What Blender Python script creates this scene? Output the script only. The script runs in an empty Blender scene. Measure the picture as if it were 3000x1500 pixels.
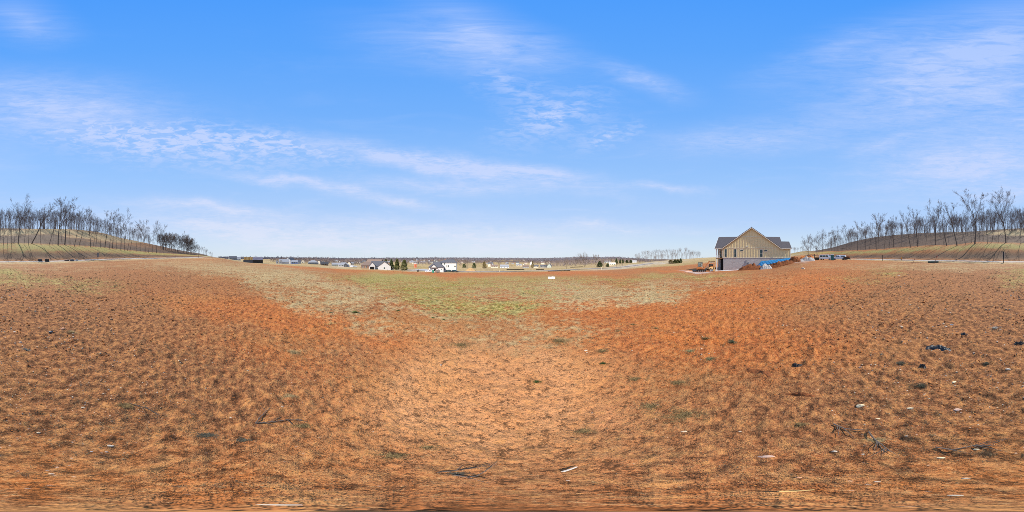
import bpy, math, random
import numpy as np
from mathutils import Vector, Matrix
random.seed(7)
RNG = np.random.default_rng(7)
R = math.radians
EYE = 1.6
PI = math.pi

# ------------------------------------------------------------------ camera
scn = bpy.context.scene
COL = scn.collection
cam_d = bpy.data.cameras.new('camera')
cam = bpy.data.objects.new('camera', cam_d)
COL.objects.link(cam)
cam.location = (0, 0, EYE)
cam.rotation_euler = (R(90), 0, 0)
cam_d.type = 'PANO'
scn.render.engine = 'CYCLES'
try:
    cam_d.panorama_type = 'EQUIRECTANGULAR'
except Exception:
    pass
try:
    cam_d.cycles.panorama_type = 'EQUIRECTANGULAR'
except Exception:
    pass
cam_d.clip_start = 0.02
cam_d.clip_end = 20000
scn.camera = cam
scn.cycles.max_bounces = 5
scn.cycles.diffuse_bounces = 2
scn.cycles.glossy_bounces = 2
scn.cycles.transmission_bounces = 2
scn.cycles.use_denoising = False
scn.cycles.pixel_filter_type = 'BLACKMAN_HARRIS'
scn.cycles.filter_width = 0.85

# ------------------------------------------------------------------ light
SUN_AZ, SUN_EL = 183.5, 41.0          # azimuth clockwise from +Y (view centre)
sun_d = bpy.data.lights.new('sun', 'SUN')
sun_d.energy = 5.0
sun_d.angle = R(0.53)
sun_d.color = (1.0, 0.94, 0.84)
sun = bpy.data.objects.new('sun', sun_d)
COL.objects.link(sun)
_sd = Vector((math.sin(R(SUN_AZ)) * math.cos(R(SUN_EL)), math.cos(R(SUN_AZ)) * math.cos(R(SUN_EL)), math.sin(R(SUN_EL))))
sun.rotation_euler = _sd.to_track_quat('Z', 'Y').to_euler()
scn.view_settings.view_transform = 'Standard'
scn.view_settings.look = 'None'
scn.view_settings.exposure = 0.38
scn.view_settings.gamma = 1.0
scn.view_settings.use_curve_mapping = False


def s2l(c):
    return tuple(((v / 255) / 12.92 if v / 255 <= 0.04045 else ((v / 255 + 0.055) / 1.055) ** 2.4) for v in c)


class NT:
    """tiny helper around a node tree"""
    def __init__(s, tree):
        s.t = tree; s.n = tree.nodes; s.l = tree.links
    def new(s, typ, **kw):
        n = s.n.new(typ)
        for k, v in kw.items():
            setattr(n, k, v)
        return n
    def put(s, sock, v):
        if hasattr(v, 'node'):
            s.l.new(v, sock)
        elif v is not None:
            sock.default_value = v
    def math(s, op, a, b=None, c=None, clamp=False):
        n = s.new('ShaderNodeMath', operation=op, use_clamp=clamp)
        s.put(n.inputs[0], a)
        if b is not None: s.put(n.inputs[1], b)
        if c is not None: s.put(n.inputs[2], c)
        return n.outputs[0]
    def vmath(s, op, a, b=None):
        n = s.new('ShaderNodeVectorMath', operation=op)
        s.put(n.inputs[0], a)
        if b is not None: s.put(n.inputs[1], b)
        return n.outputs[0]
    def noise(s, vec, scale, detail=4, rough=0.55, dist=0.0, col=False):
        n = s.new('ShaderNodeTexNoise')
        if vec is not None: s.l.new(vec, n.inputs['Vector'])
        n.inputs['Scale'].default_value = scale
        n.inputs['Detail'].default_value = detail
        n.inputs['Roughness'].default_value = rough
        n.inputs['Distortion'].default_value = dist
        return n.outputs['Color' if col else 'Fac']
    def rng(s, v, a, b, c=0.0, d=1.0, smooth=True):
        n = s.new('ShaderNodeMapRange')
        n.interpolation_type = 'SMOOTHSTEP' if smooth else 'LINEAR'
        s.put(n.inputs[0], v)
        for i, x in enumerate((a, b, c, d)):
            n.inputs[i + 1].default_value = x
        return n.outputs[0]
    def mix(s, f, a, b, blend='MIX'):
        n = s.new('ShaderNodeMix', data_type='RGBA', blend_type=blend)
        s.put(n.inputs[0], f)
        for sock, v in ((n.inputs[6], a), (n.inputs[7], b)):
            if hasattr(v, 'node'): s.l.new(v, sock)
            else: sock.default_value = (*v[:3], 1)
        return n.outputs[2]
    def ramp(s, f, stops):
        n = s.new('ShaderNodeValToRGB')
        cr = n.color_ramp
        while len(cr.elements) < len(stops): cr.elements.new(0.5)
        for e, (p, c) in zip(cr.elements, stops):
            e.position = p; e.color = (*c[:3], 1)
        s.l.new(f, n.inputs[0])
        return n.outputs[0]
    def mapping(s, vec, loc=(0, 0, 0), rot=(0, 0, 0), sc=(1, 1, 1), typ='POINT'):
        n = s.new('ShaderNodeMapping', vector_type=typ)
        s.l.new(vec, n.inputs[0])
        n.inputs[1].default_value = loc; n.inputs[2].default_value = rot; n.inputs[3].default_value = sc
        return n.outputs[0]


# ------------------------------------------------------------------ sky
world = bpy.data.worlds.new('World')
scn.world = world
world.use_nodes = True
w = NT(world.node_tree)
w.n.clear()
tc = w.new('ShaderNodeTexCoord').outputs['Generated']
dirv = w.vmath('NORMALIZE', tc)
sep = w.new('ShaderNodeSeparateXYZ'); w.l.new(dirv, sep.inputs[0])
el = w.math('MULTIPLY', w.math('ARCSINE', sep.outputs[2]), 180 / PI)              # degrees
az = w.math('MULTIPLY', w.math('ARCTAN2', sep.outputs[0], sep.outputs[1]), 180 / PI)
grad = w.ramp(w.math('DIVIDE', w.math('MAXIMUM', el, 0.0), 90.0), [
    (0.0, s2l((217, 231, 242))), (0.05, s2l((205, 226, 247))), (0.13, s2l((184, 213, 252))),
    (0.30, s2l((155, 200, 255))), (0.55, s2l((118, 180, 255))), (0.80, s2l((94, 168, 255))), (1.0, s2l((80, 160, 255)))])
nish = w.new('ShaderNodeTexSky', sky_type='NISHITA')
nish.sun_disc = False
nish.sun_elevation = R(SUN_EL)
nish.sun_rotation = R(SUN_AZ)
nish.air_density = 1.0; nish.dust_density = 0.4; nish.ozone_density = 2.0
nish_s = w.vmath('SCALE', nish.outputs[0]); nish_s.node.inputs['Scale'].default_value = 0.08
base = w.mix(0.06, grad, nish_s)
# cirrus: thin streaks, placed by soft ellipses in azimuth / elevation
comb = w.new('ShaderNodeCombineXYZ'); w.l.new(az, comb.inputs[0]); w.l.new(el, comb.inputs[1])
warp = w.noise(dirv, 3.0, 6, 0.6, col=True)
warpo = w.vmath('SUBTRACT', warp, (0.5, 0.5, 0.5))
wsc = w.vmath('MULTIPLY', warpo, (26.0, 8.0, 0.0))
azel = w.vmath('ADD', comb.outputs[0], wsc)


def px2ae(x, y):
    return ((x - 1500) * 0.12, (750 - y) * 0.12)


# (x, y, half width, half height (photo px), tilt deg (down to the right +), strength, kind)
BLOBS = [
    (150, 320, 520, 95, 6, 1.0, 0), (420, 400, 560, 70, 7, 1.35, 1), (3120, 330, 380, 85, 0, .7, 0), (820, 420, 330, 36, 9, .85, 1),
    (1180, 462, 400, 30, 8.5, 1.2, 0), (1500, 508, 330, 30, 7, 1.25, 0), (1330, 545, 380, 24, 3, .75, 0), (860, 535, 280, 16, 7, .95, 0),
    (1160, 590, 330, 20, 9, .6, 0), (640, 605, 330, 20, 5, .85, 0), (700, 670, 520, 50, 4, 1.1, 0), (1300, 690, 560, 46, 2, .8, 0), (1010, 722, 260, 18, 2, .9, 0),
    (1420, 90, 260, 70, 20, .75, 0), (1330, 130, 380, 80, 8, .6, 0), (1620, 340, 190, 70, -20, .85, 1), (1480, 230, 200, 70, 30, .6, 1), (1770, 400, 110, 34, -22, .8, 1), (1870, 235, 180, 34, 18, .65, 0),
    (2150, 410, 340, 46, -3, .6, 0), (1950, 550, 160, 14, 3, .65, 0), (1780, 665, 260, 20, 3, .65, 0), (1560, 720, 260, 40, 4, .5, 0),
    (2740, 250, 470, 140, -10, .85, 0), (2500, 130, 300, 60, -18, .5, 0), (2930, 100, 380, 110, -15, .95, 0), (2860, 485, 380, 90, -6, 1.1, 0), (-150, 480, 200, 60, 0, .6, 0),
    (2600, 420, 160, 20, -12, .4, 0), (70, 55, 150, 60, 12, .85, 0), (2980, 560, 220, 30, 0, .4, 0),
]
masks = [None, None]
for (bx, by, hw, hh, tilt, st, kd) in BLOBS:
    a0, e0 = px2ae(bx, by)
    m = w.mapping(azel, loc=(a0, e0, 0), rot=(0, 0, R(-tilt)), sc=(hw * 0.12 * 1.5, hh * 0.12 * 1.8, 1), typ='TEXTURE')
    g = w.new('ShaderNodeTexGradient', gradient_type='QUADRATIC_SPHERE'); w.l.new(m, g.inputs[0])
    v = w.math('MULTIPLY', g.outputs['Fac'], st)
    masks[kd] = v if masks[kd] is None else w.math('ADD', masks[kd], v)
sv = w.mapping(dirv, rot=(R(6), R(-5), 0), sc=(1, 1, 5.0))
streak = w.noise(sv, 2.6, 8, 0.62, 0.6)
flock = w.noise(w.mapping(dirv, sc=(1, 1, 3.2)), 15.0, 6, 0.6, 0.5)
fine = w.noise(w.mapping(dirv, rot=(R(10), 0, 0), sc=(1, 1, 6)), 13.0, 9, 0.68, 0.8)
d0 = w.math('MULTIPLY', w.math('MINIMUM', masks[0], 1.0), w.math('ADD', w.rng(streak, .30, .68, .45, 1.0), w.math('MULTIPLY', w.math('SUBTRACT', fine, .5), 1.7)))
d1 = w.math('MULTIPLY', w.math('MINIMUM', masks[1], 1.0), w.math('ADD', w.rng(flock, .40, .62, .15, .95), w.math('MULTIPLY', w.math('SUBTRACT', fine, .5), 1.2)))
thin = w.math('MULTIPLY', w.rng(streak, .5, .8, 0, .22), w.rng(el, 0, 60, 1.0, .25))
dens = w.math('ADD', w.math('MAXIMUM', d0, d1), thin, clamp=True)
dens = w.math('MULTIPLY', dens, 1.4, clamp=True)
ccol = w.ramp(w.math('DIVIDE', w.math('MAXIMUM', el, 0.0), 90.0), [(0.0, s2l((226, 232, 246))), (0.3, s2l((201, 216, 252))), (1.0, s2l((172, 200, 253)))])
skyc = w.mix(w.math('MULTIPLY', dens, 0.88), base, ccol)
bg = w.new('ShaderNodeBackground')
bg.inputs['Strength'].default_value = 0.785
w.l.new(skyc, bg.inputs['Color'])
wo = w.new('ShaderNodeOutputWorld')
w.l.new(bg.outputs[0], wo.inputs[0])


# ------------------------------------------------------------------ noise (numpy)
def _hash(ix, iy, seed):
    h = (ix.astype(np.int64) * 374761393 + iy.astype(np.int64) * 668265263 + seed * 1442695041) & 0xffffffff
    h = ((h ^ (h >> 13)) * 1274126177) & 0xffffffff
    h = (h ^ (h >> 16)) & 0xffffffff
    return h.astype(np.float64) / 4294967295.0


def vnoise(x, y, seed=0):
    ix = np.floor(x); iy = np.floor(y)
    fx = x - ix; fy = y - iy
    fx = fx * fx * (3 - 2 * fx); fy = fy * fy * (3 - 2 * fy)
    a = _hash(ix, iy, seed); b = _hash(ix + 1, iy, seed); c = _hash(ix, iy + 1, seed); d = _hash(ix + 1, iy + 1, seed)
    return (a * (1 - fx) + b * fx) * (1 - fy) + (c * (1 - fx) + d * fx) * fy


def fbm(x, y, seed=0, octv=4, gain=0.5):
    s = 0; a = 1; t = 0
    for i in range(octv):
        s = s + a * vnoise(x * 2 ** i + 13.7 * i, y * 2 ** i - 7.3 * i, seed + i)
        t += a; a *= gain
    return s / t


# ------------------------------------------------------------------ terrain heights
def zat(r, y):
    return EYE + r * math.tan(R((750 - y) * 0.12))


def lerp_tab(tab, x):
    xs = [t[0] for t in tab]
    return float(np.interp(x, xs, [t[1] for t in tab]))


# back sector tables: photo row of the road, of the feet of the front trees and of the hill's crest
ROADY = [(2380, 757), (2500, 759), (2700, 763.5), (2900, 767), (3000, 768.5), (3150, 767), (3300, 761), (3450, 757.5), (3600, 755.5)]
TREEY = [(2380, 739), (2409, 738), (2444, 734.5), (2513, 733), (2568, 731), (2618, 726), (2667, 723), (2728, 719), (2804, 718.5), (2856, 709), (2947, 712), (3000, 714), (3093, 715), (3200, 719), (3307, 727), (3400, 737), (3458, 741.5), (3540, 746), (3600, 749)]
CRESTY = [(2380, 735.5), (2414, 731), (2446, 722), (2500, 705), (2563, 692), (2633, 685), (2703, 680), (2854, 676), (2925, 670), (3000, 666), (3099, 668), (3211, 669), (3248, 672), (3298, 679), (3348, 694), (3397, 704), (3455, 716), (3520, 731), (3600, 745)]


def back_scale(x):
    c = abs(math.cos(R((x - 3000) * 0.12 - 1.0)))
    return 1 / max(c, 0.36)


def back_col(x):
    s = back_scale(x)
    ry, ty, cy = lerp_tab(ROADY, x), lerp_tab(TREEY, x), lerp_tab(CRESTY, x)
    zr = zat(37 * s, ry)
    out = [(0, 0), (5, 0), (12, 0), (20, 0.02), (34 * s, zr * .9), (41 * s, zr + .05), (45 * s, zr + .5), (52 * s, zat(52 * s, ty + (ry - ty) * .28)), (60 * s, zat(60 * s, ty)),
           (74 * s, zat(74 * s, ty + (cy - ty) * .2)), (100 * s, zat(100 * s, ty + (cy - ty) * .6)), (130 * s, zat(130 * s, cy))]
    zc = out[-1][1]
    out += [(150 * s, zc + .5), (200 * s, zc - 6), (400 * s, zc * .3 - 5), (1500, -25), (3800, -40)]
    return out


def col(*k):
    out = [(0, 0), (3, 0), (6, -0.02)]
    out += [(r, zat(r, y)) for r, y in k]
    return out


COLS = {
    640: [(0, 0), (6, 0), (20, -.03), (35, -.05), (60, 0.02), (100, .15), (160, .1), (220, -.6), (300, -4), (600, -14), (1500, -26), (2600, -22), (3800, -40)],
    720: col((10, 828), (20, 792), (35, 780), (60, 773.5), (100, 770), (157, 769.5), (250, 765), (400, 762.5), (800, 760), (1500, 758), (2500, 758.5), (3800, 760)),
    800: col((10, 831), (20, 795), (35, 785), (60, 780), (100, 776), (200, 772), (400, 767), (800, 761.5), (1500, 758.5), (2500, 758.5), (3800, 760)),
    900: col((10, 834), (20, 800), (35, 792), (60, 788), (100, 783), (160, 778), (240, 773.5), (400, 769), (800, 762), (1500, 758.5), (2500, 756.5), (3800, 759)),
    1000: col((10, 836), (20, 806), (35, 800), (60, 796), (100, 790), (160, 785.5), (230, 781.5), (300, 777.5), (500, 771), (900, 763.5), (1500, 759.5), (2500, 758.5), (3800, 760)),
    1100: col((10, 838), (20, 812), (35, 808), (60, 804), (100, 796), (125, 788.5), (180, 784), (300, 778), (500, 771), (900, 764), (1500, 760), (2500, 759), (3800, 760)),
    1250: col((10, 840), (20, 815), (35, 812), (60, 809), (100, 801), (122, 796.5), (160, 792), (250, 784), (400, 776), (700, 767), (1200, 761), (2000, 757.5), (3800, 759)),
    1400: col((10, 840), (20, 818), (35, 815), (60, 810), (100, 802), (125, 796.5), (180, 790), (300, 783.5), (500, 775), (900, 766), (1500, 760.5), (2500, 757.5), (3800, 759)),
    1500: col((10, 840), (20, 819), (35, 816), (60, 809), (100, 801), (125, 795), (180, 789.5), (300, 784), (500, 776), (900, 766), (1500, 760.5), (2500, 758), (3800, 760)),
    1600: col((10, 839), (20, 817), (35, 814), (60, 808), (100, 799), (125, 793.5), (180, 789), (300, 784), (450, 779), (900, 767), (1500, 761.5), (2500, 758.5), (3800, 760)),
    1700: col((10, 838), (20, 814), (35, 810), (60, 804), (100, 796), (140, 788), (250, 782.5), (400, 776), (700, 768), (1200, 760), (2000, 755), (3800, 758)),
    1800: col((10, 836), (20, 812), (35, 806), (60, 800), (100, 793), (150, 785), (200, 780), (300, 773), (500, 768), (900, 761), (1600, 757.5), (2500, 757), (3800, 759)),
    1900: col((10, 834), (20, 808), (35, 802), (50, 797), (80, 790), (120, 783), (170, 776), (255, 767), (300, 767), (500, 770), (1500, 764), (3800, 760)),
    2000: col((10, 832), (20, 802), (35, 798), (50, 795), (80, 786), (120, 778), (170, 770), (255, 759), (300, 759.5), (500, 768), (1500, 764), (3800, 760)),
    2060: col((10, 830), (20, 801), (35, 797), (46, 796.3), (60, 787), (100, 775), (170, 763), (255, 755), (300, 755), (500, 764), (1500, 762), (3800, 760)),
    2110: col((10, 829), (20, 800), (35, 797), (50, 794), (62, 787), (100, 772), (170, 760), (255, 753), (300, 753.5), (500, 762), (1500, 762), (3800, 760)),
    2160: col((10, 829), (20, 800), (35, 796), (45, 793.5), (50, 791), (54, 787), (70, 770), (120, 758), (300, 753), (500, 759), (1500, 761), (3800, 760)),
    2200: col((10, 829), (20, 798), (35, 794), (45, 791), (50, 788), (54, 783), (70, 767), (120, 757), (300, 752.5), (500, 757), (1500, 760), (3800, 760)),
    2260: col((10, 828), (20, 796), (35, 791), (45, 787.5), (50, 783), (54, 775), (70, 763), (120, 755), (300, 748), (500, 755), (1500, 760), (3800, 760)),
    2310: col((10, 827), (20, 791), (35, 781), (45, 776.5), (50, 770), (54, 764), (70, 760), (120, 753), (300, 744), (500, 752), (1500, 760), (3800, 760)),
    2350: [(0, 0), (10, 0), (20, 0), (35, -.02), (60, 0), (100, 1.9), (150, 3.6), (300, 11), (500, 10), (1500, -25), (3800, -40)],
    2390: back_col(2390),
    2430: back_col(2430),
}
for _x in list(range(2470, 3000, 25)) + list(range(3000, 3601, 25)):
    COLS[_x % 3000] = back_col(_x)

NA, NRR = 1500, 700
_lr = np.linspace(math.log(0.5), math.log(4200), NRR)
_rr = np.exp(_lr)
_xs = sorted(COLS)
_tabc = np.array([np.interp(_rr, [k[0] for k in COLS[x]], [k[1] for k in COLS[x]]) for x in _xs])
_xa = np.array([_xs[-1] - 3000] + _xs + [_xs[0] + 3000], dtype=float)
_tabc = np.vstack([_tabc[-1:], _tabc, _tabc[:1]])
_xg = np.arange(NA) * (3000 / NA)
TAB = np.array([np.interp(_xg, _xa, _tabc[:, j]) for j in range(NRR)]).T      # NA x NRR


def gsm(a, s, axis, wrap):
    n = int(3 * s) + 1
    k = np.exp(-0.5 * (np.arange(-n, n + 1) / s) ** 2); k /= k.sum()
    pad = [(0, 0), (0, 0)]; pad[axis] = (n, n)
    b = np.pad(a, pad, mode='wrap' if wrap else 'edge')
    out = np.zeros_like(a)
    for i, kk in enumerate(k):
        sl = [slice(None), slice(None)]; sl[axis] = slice(i, i + a.shape[axis])
        out += kk * b[tuple(sl)]
    return out


TAB = gsm(TAB, 5, 0, True)
TAB = gsm(TAB, 3.5, 1, False)


def Hs(x, y):
    """smooth terrain height"""
    x = np.asarray(x, float); y = np.asarray(y, float)
    r = np.maximum(np.hypot(x, y), 0.5)
    px = (1500 + np.degrees(np.arctan2(x, y)) / 0.12) % 3000
    fa = px / (3000 / NA); ia = np.floor(fa).astype(int); ta = fa - ia; ia %= NA; ib = (ia + 1) % NA
    fr = (np.log(r) - _lr[0]) / (_lr[1] - _lr[0]); fr = np.clip(fr, 0, NRR - 1.001)
    ir = fr.astype(int); tr = fr - ir
    roll = (fbm(x / 330, y / 330, 7, 3) - .5) * 24 * np.clip((r - 650) / 900, 0, 1)
    return roll + (TAB[ia, ir] * (1 - ta) + TAB[ib, ir] * ta) * (1 - tr) + (TAB[ia, ir + 1] * (1 - ta) + TAB[ib, ir + 1] * ta) * tr


def micro(x, y):
    """small relief of the bare ground"""
    r = np.hypot(x, y)
    near = np.clip(1.4 - r / 30, 0, 1)
    side = 0.5 + 0.5 * np.clip(-np.cos(np.arctan2(x, y)) * 1.3 + .25, -1, 1)      # rougher, stonier towards the bank behind
    z = (fbm(x / 6.0, y / 6.0, 3, 3) - .5) * .16 * np.clip(r / 8, .2, 1)
    z += (fbm(x / .9, y / .9, 11, 3) - .5) * .05
    n1 = fbm(x / .16, y / .16, 21, 3)
    z += (n1 - .5) * .031 * (0.55 + side * .8) * near
    n2 = vnoise(x / .07, y / .07, 25)
    z += (n2 - .5) * .026 * (0.6 + side * .8) * np.clip(1.6 - r / 9, 0, 1)
    z += (vnoise(x / .033, y / .033, 23) - .5) * .015 * np.clip(1.6 - r / 4, 0, 1)
    cl = vnoise(x / .085, y / .085, 31) * vnoise(x / .21, y / .21, 32)
    z += np.clip(cl - .42, 0, 1) * .07 * (.35 + side) * near * np.clip(r / 2.0, .15, 1)
    # wheel and scraper ruts on the right, running down the slope
    w = (x * .955 + y * .29); q = (-x * .29 + y * .955)
    rut = vnoise(w / .23, q / 3.5, 41)
    rm = np.clip((x - .8) / 1.5, 0, 1) * np.clip(1.3 - np.abs(y + 3) / 14, 0, 1) * np.clip(2 - r / 14, 0, 1)
    z -= np.clip(rut - .52, 0, 1) * .16 * rm
    z *= np.clip(r / .3, 0.3, 1)
    return z


def H(x, y):
    return Hs(x, y) + micro(np.asarray(x, float), np.asarray(y, float))


def AZ(px):
    return (px - 1500) * 0.12


def pos(px, r):
    a = R(AZ(px))
    x, y = r * math.sin(a), r * math.cos(a)
    return Vector((x, y, float(H(x, y))))


_rs = np.exp(np.linspace(math.log(.05), math.log(4000), 6000))


def find_r(px, py, lo=0.0):
    """ground distance seen at a photo position"""
    a = R(AZ(px))
    z = Hs(_rs * math.sin(a), _rs * math.cos(a))
    yy = 750 - np.degrees(np.arctan2(z - EYE, _rs)) / 0.12
    ok = (yy <= py) & (_rs > lo)
    return float(_rs[np.argmax(ok)]) if ok.any() else 3000.0


def seen(px, py, lo=0.0):
    r = find_r(px, py, lo)
    return pos(px, r), r


# ------------------------------------------------------------------ object helpers
def tag(o, label=None, cat=None, group=None, kind=None):
    if label: o['label'] = label
    if cat: o['category'] = cat
    if group: o['group'] = group
    if kind: o['kind'] = kind
    return o


def thing(name, label, cat, loc=(0, 0, 0), rotz=0.0, group=None):
    o = bpy.data.objects.new(name, None)
    COL.objects.link(o)
    o.location = loc; o.rotation_euler = (0, 0, rotz)
    o.empty_display_size = 0.2
    return tag(o, label, cat, group)


class MB:
    def __init__(s):
        s.v = []; s.f = []
    def poly(s, pts):
        i = len(s.v); s.v += [tuple(p) for p in pts]; s.f.append(tuple(range(i, i + len(pts)))); return s
    def box(s, x0, x1, y0, y1, z0, z1):
        i = len(s.v)
        s.v += [(x0, y0, z0), (x1, y0, z0), (x1, y1, z0), (x0, y1, z0), (x0, y0, z1), (x1, y0, z1), (x1, y1, z1), (x0, y1, z1)]
        for q in ((0, 3, 2, 1), (4, 5, 6, 7), (0, 1, 5, 4), (1, 2, 6, 5), (2, 3, 7, 6), (3, 0, 4, 7)):
            s.f.append(tuple(i + k for k in q))
        return s
    def obox(s, c, size, rot=None):
        """box at centre c with a rotation matrix / euler"""
        if rot is None: M = Matrix.Identity(3)
        elif isinstance(rot, Matrix): M = rot
        else:
            from mathutils import Euler
            M = Euler(rot).to_matrix()
        i = len(s.v); hx, hy, hz = size[0] / 2, size[1] / 2, size[2] / 2
        for p in ((-hx, -hy, -hz), (hx, -hy, -hz), (hx, hy, -hz), (-hx, hy, -hz), (-hx, -hy, hz), (hx, -hy, hz), (hx, hy, hz), (-hx, hy, hz)):
            q = M @ Vector(p) + Vector(c); s.v.append(tuple(q))
        for q in ((0, 3, 2, 1), (4, 5, 6, 7), (0, 1, 5, 4), (1, 2, 6, 5), (2, 3, 7, 6), (3, 0, 4, 7)):
            s.f.append(tuple(i + k for k in q))
        return s
    def prism(s, poly, axis, a, b):
        """extrude a 2D polygon; axis 'x': poly is (y,z); 'y': (x,z); 'z': (x,y)"""
        n = len(poly); i = len(s.v)
        for t in (a, b):
            for (p, q) in poly:
                s.v.append({'x': (t, p, q), 'y': (p, t, q), 'z': (p, q, t)}[axis])
        s.f.append(tuple(range(i, i + n))); s.f.append(tuple(range(i + 2 * n - 1, i + n - 1, -1)))
        for k in range(n):
            m = (k + 1) % n
            s.f.append((i + k, i + n + k, i + n + m, i + m))
        return s
    def tube(s, p, q, r0, r1=None, n=8, cap=True):
        p, q = Vector(p), Vector(q); r1 = r0 if r1 is None else r1
        d = (q - p).normalized(); u = d.orthogonal().normalized(); v = d.cross(u)
        i = len(s.v)
        for c, r in ((p, r0), (q, r1)):
            for k in range(n):
                a = 2 * PI * k / n
                s.v.append(tuple(c + u * (r * math.cos(a)) + v * (r * math.sin(a))))
        for k in range(n):
            m = (k + 1) % n
            s.f.append((i + k, i + m, i + n + m, i + n + k))
        if cap:
            s.f.append(tuple(range(i + n - 1, i - 1, -1))); s.f.append(tuple(range(i + n, i + 2 * n)))
        return s
    def chain(s, pts, rad, n=5):
        for a in range(len(pts) - 1):
            s.tube(pts[a], pts[a + 1], rad[a], rad[a + 1], n, cap=True)
        return s
    def mesh(s, name):
        me = bpy.data.meshes.new(name)
        me.from_pydata(s.v, [], s.f); me.update()
        return me
    def build(s, name, mat, parent=None, bevel=0.0, smooth=False):
        me = s.mesh(name)
        if mat: me.materials.append(mat)
        o = bpy.data.objects.new(name, me)
        COL.objects.link(o)
        if parent: o.parent = parent
        if bevel:
            b = o.modifiers.new('bevel', 'BEVEL'); b.width = bevel; b.segments = 2; b.limit_method = 'ANGLE'; b.angle_limit = R(30)
        if smooth:
            me.polygons.foreach_set('use_smooth', [True] * len(me.polygons))
        return o


def fast_mesh(name, verts, faces, mat=None, smooth=False, parent=None, attr=None):
    """numpy verts (n,3), faces (m,k) all with the same corner count"""
    me = bpy.data.meshes.new(name)
    n, m, k = len(verts), len(faces), faces.shape[1]
    me.vertices.add(n); me.vertices.foreach_set('co', np.asarray(verts, np.float32).ravel())
    me.loops.add(m * k); me.loops.foreach_set('vertex_index', faces.astype(np.int32).ravel())
    me.polygons.add(m)
    me.polygons.foreach_set('loop_start', np.arange(0, m * k, k, dtype=np.int32))
    if smooth: me.polygons.foreach_set('use_smooth', np.ones(m, bool))
    if attr:
        for nm, arr in attr.items():
            a = me.color_attributes.new(nm, 'FLOAT_COLOR', 'POINT')
            a.data.foreach_set('color', np.asarray(arr, np.float32).ravel())
    me.update(calc_edges=True)
    me.validate()
    if mat: me.materials.append(mat)
    o = bpy.data.objects.new(name, me)
    COL.objects.link(o)
    if parent: o.parent = parent
    return o


def copy_tree(o, parent=None):
    c = o.copy(); COL.objects.link(c)
    if parent is not None: c.parent = parent
    for ch in o.children: copy_tree(ch, c)
    return c


MATS = {}


def mat(name, color, rough=0.8, spec=0.3, metal=0.0, vary=0.12, scale=3.0, bump=0.0, bscale=20.0, coat=0.0):
    if name in MATS: return MATS[name]
    m = bpy.data.materials.new(name); m.use_nodes = True
    t = NT(m.node_tree); b = t.n['Principled BSDF']
    tcn = t.new('ShaderNodeTexCoord').outputs['Object']
    n = t.noise(tcn, scale, 5, .6)
    f = t.rng(n, .25, .75, 1 - vary, 1 + vary, smooth=False)
    c = t.mix(1.0, color, (1, 1, 1), 'MULTIPLY')
    vm = t.new('ShaderNodeVectorMath', operation='SCALE'); t.l.new(c, vm.inputs[0]); t.l.new(f, vm.inputs['Scale'])
    t.l.new(vm.outputs[0], b.inputs['Base Color'])
    b.inputs['Roughness'].default_value = rough
    b.inputs['Specular IOR Level'].default_value = spec
    b.inputs['Metallic'].default_value = metal
    if coat: b.inputs['Coat Weight'].default_value = coat
    if bump:
        bn = t.new('ShaderNodeBump'); bn.inputs['Strength'].default_value = bump; bn.inputs['Distance'].default_value = 0.05
        t.l.new(t.noise(tcn, bscale, 5, .65), bn.inputs['Height']); t.l.new(bn.outputs[0], b.inputs['Normal'])
    MATS[name] = m
    return m

# ------------------------------------------------------------------ ground
def gauss(X, Y, cx, cy, rx, ry, tilt=0.0):
    """soft ellipse in photo coordinates, used once to decide where grass, clay and litter lie"""
    dx = (X - cx + 1500) % 3000 - 1500; dy = Y - cy
    c, s = math.cos(R(tilt)), math.sin(R(tilt))
    u = (dx * c + dy * s) / rx; v = (-dx * s + dy * c) / ry
    return np.exp(-(u * u + v * v))


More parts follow.
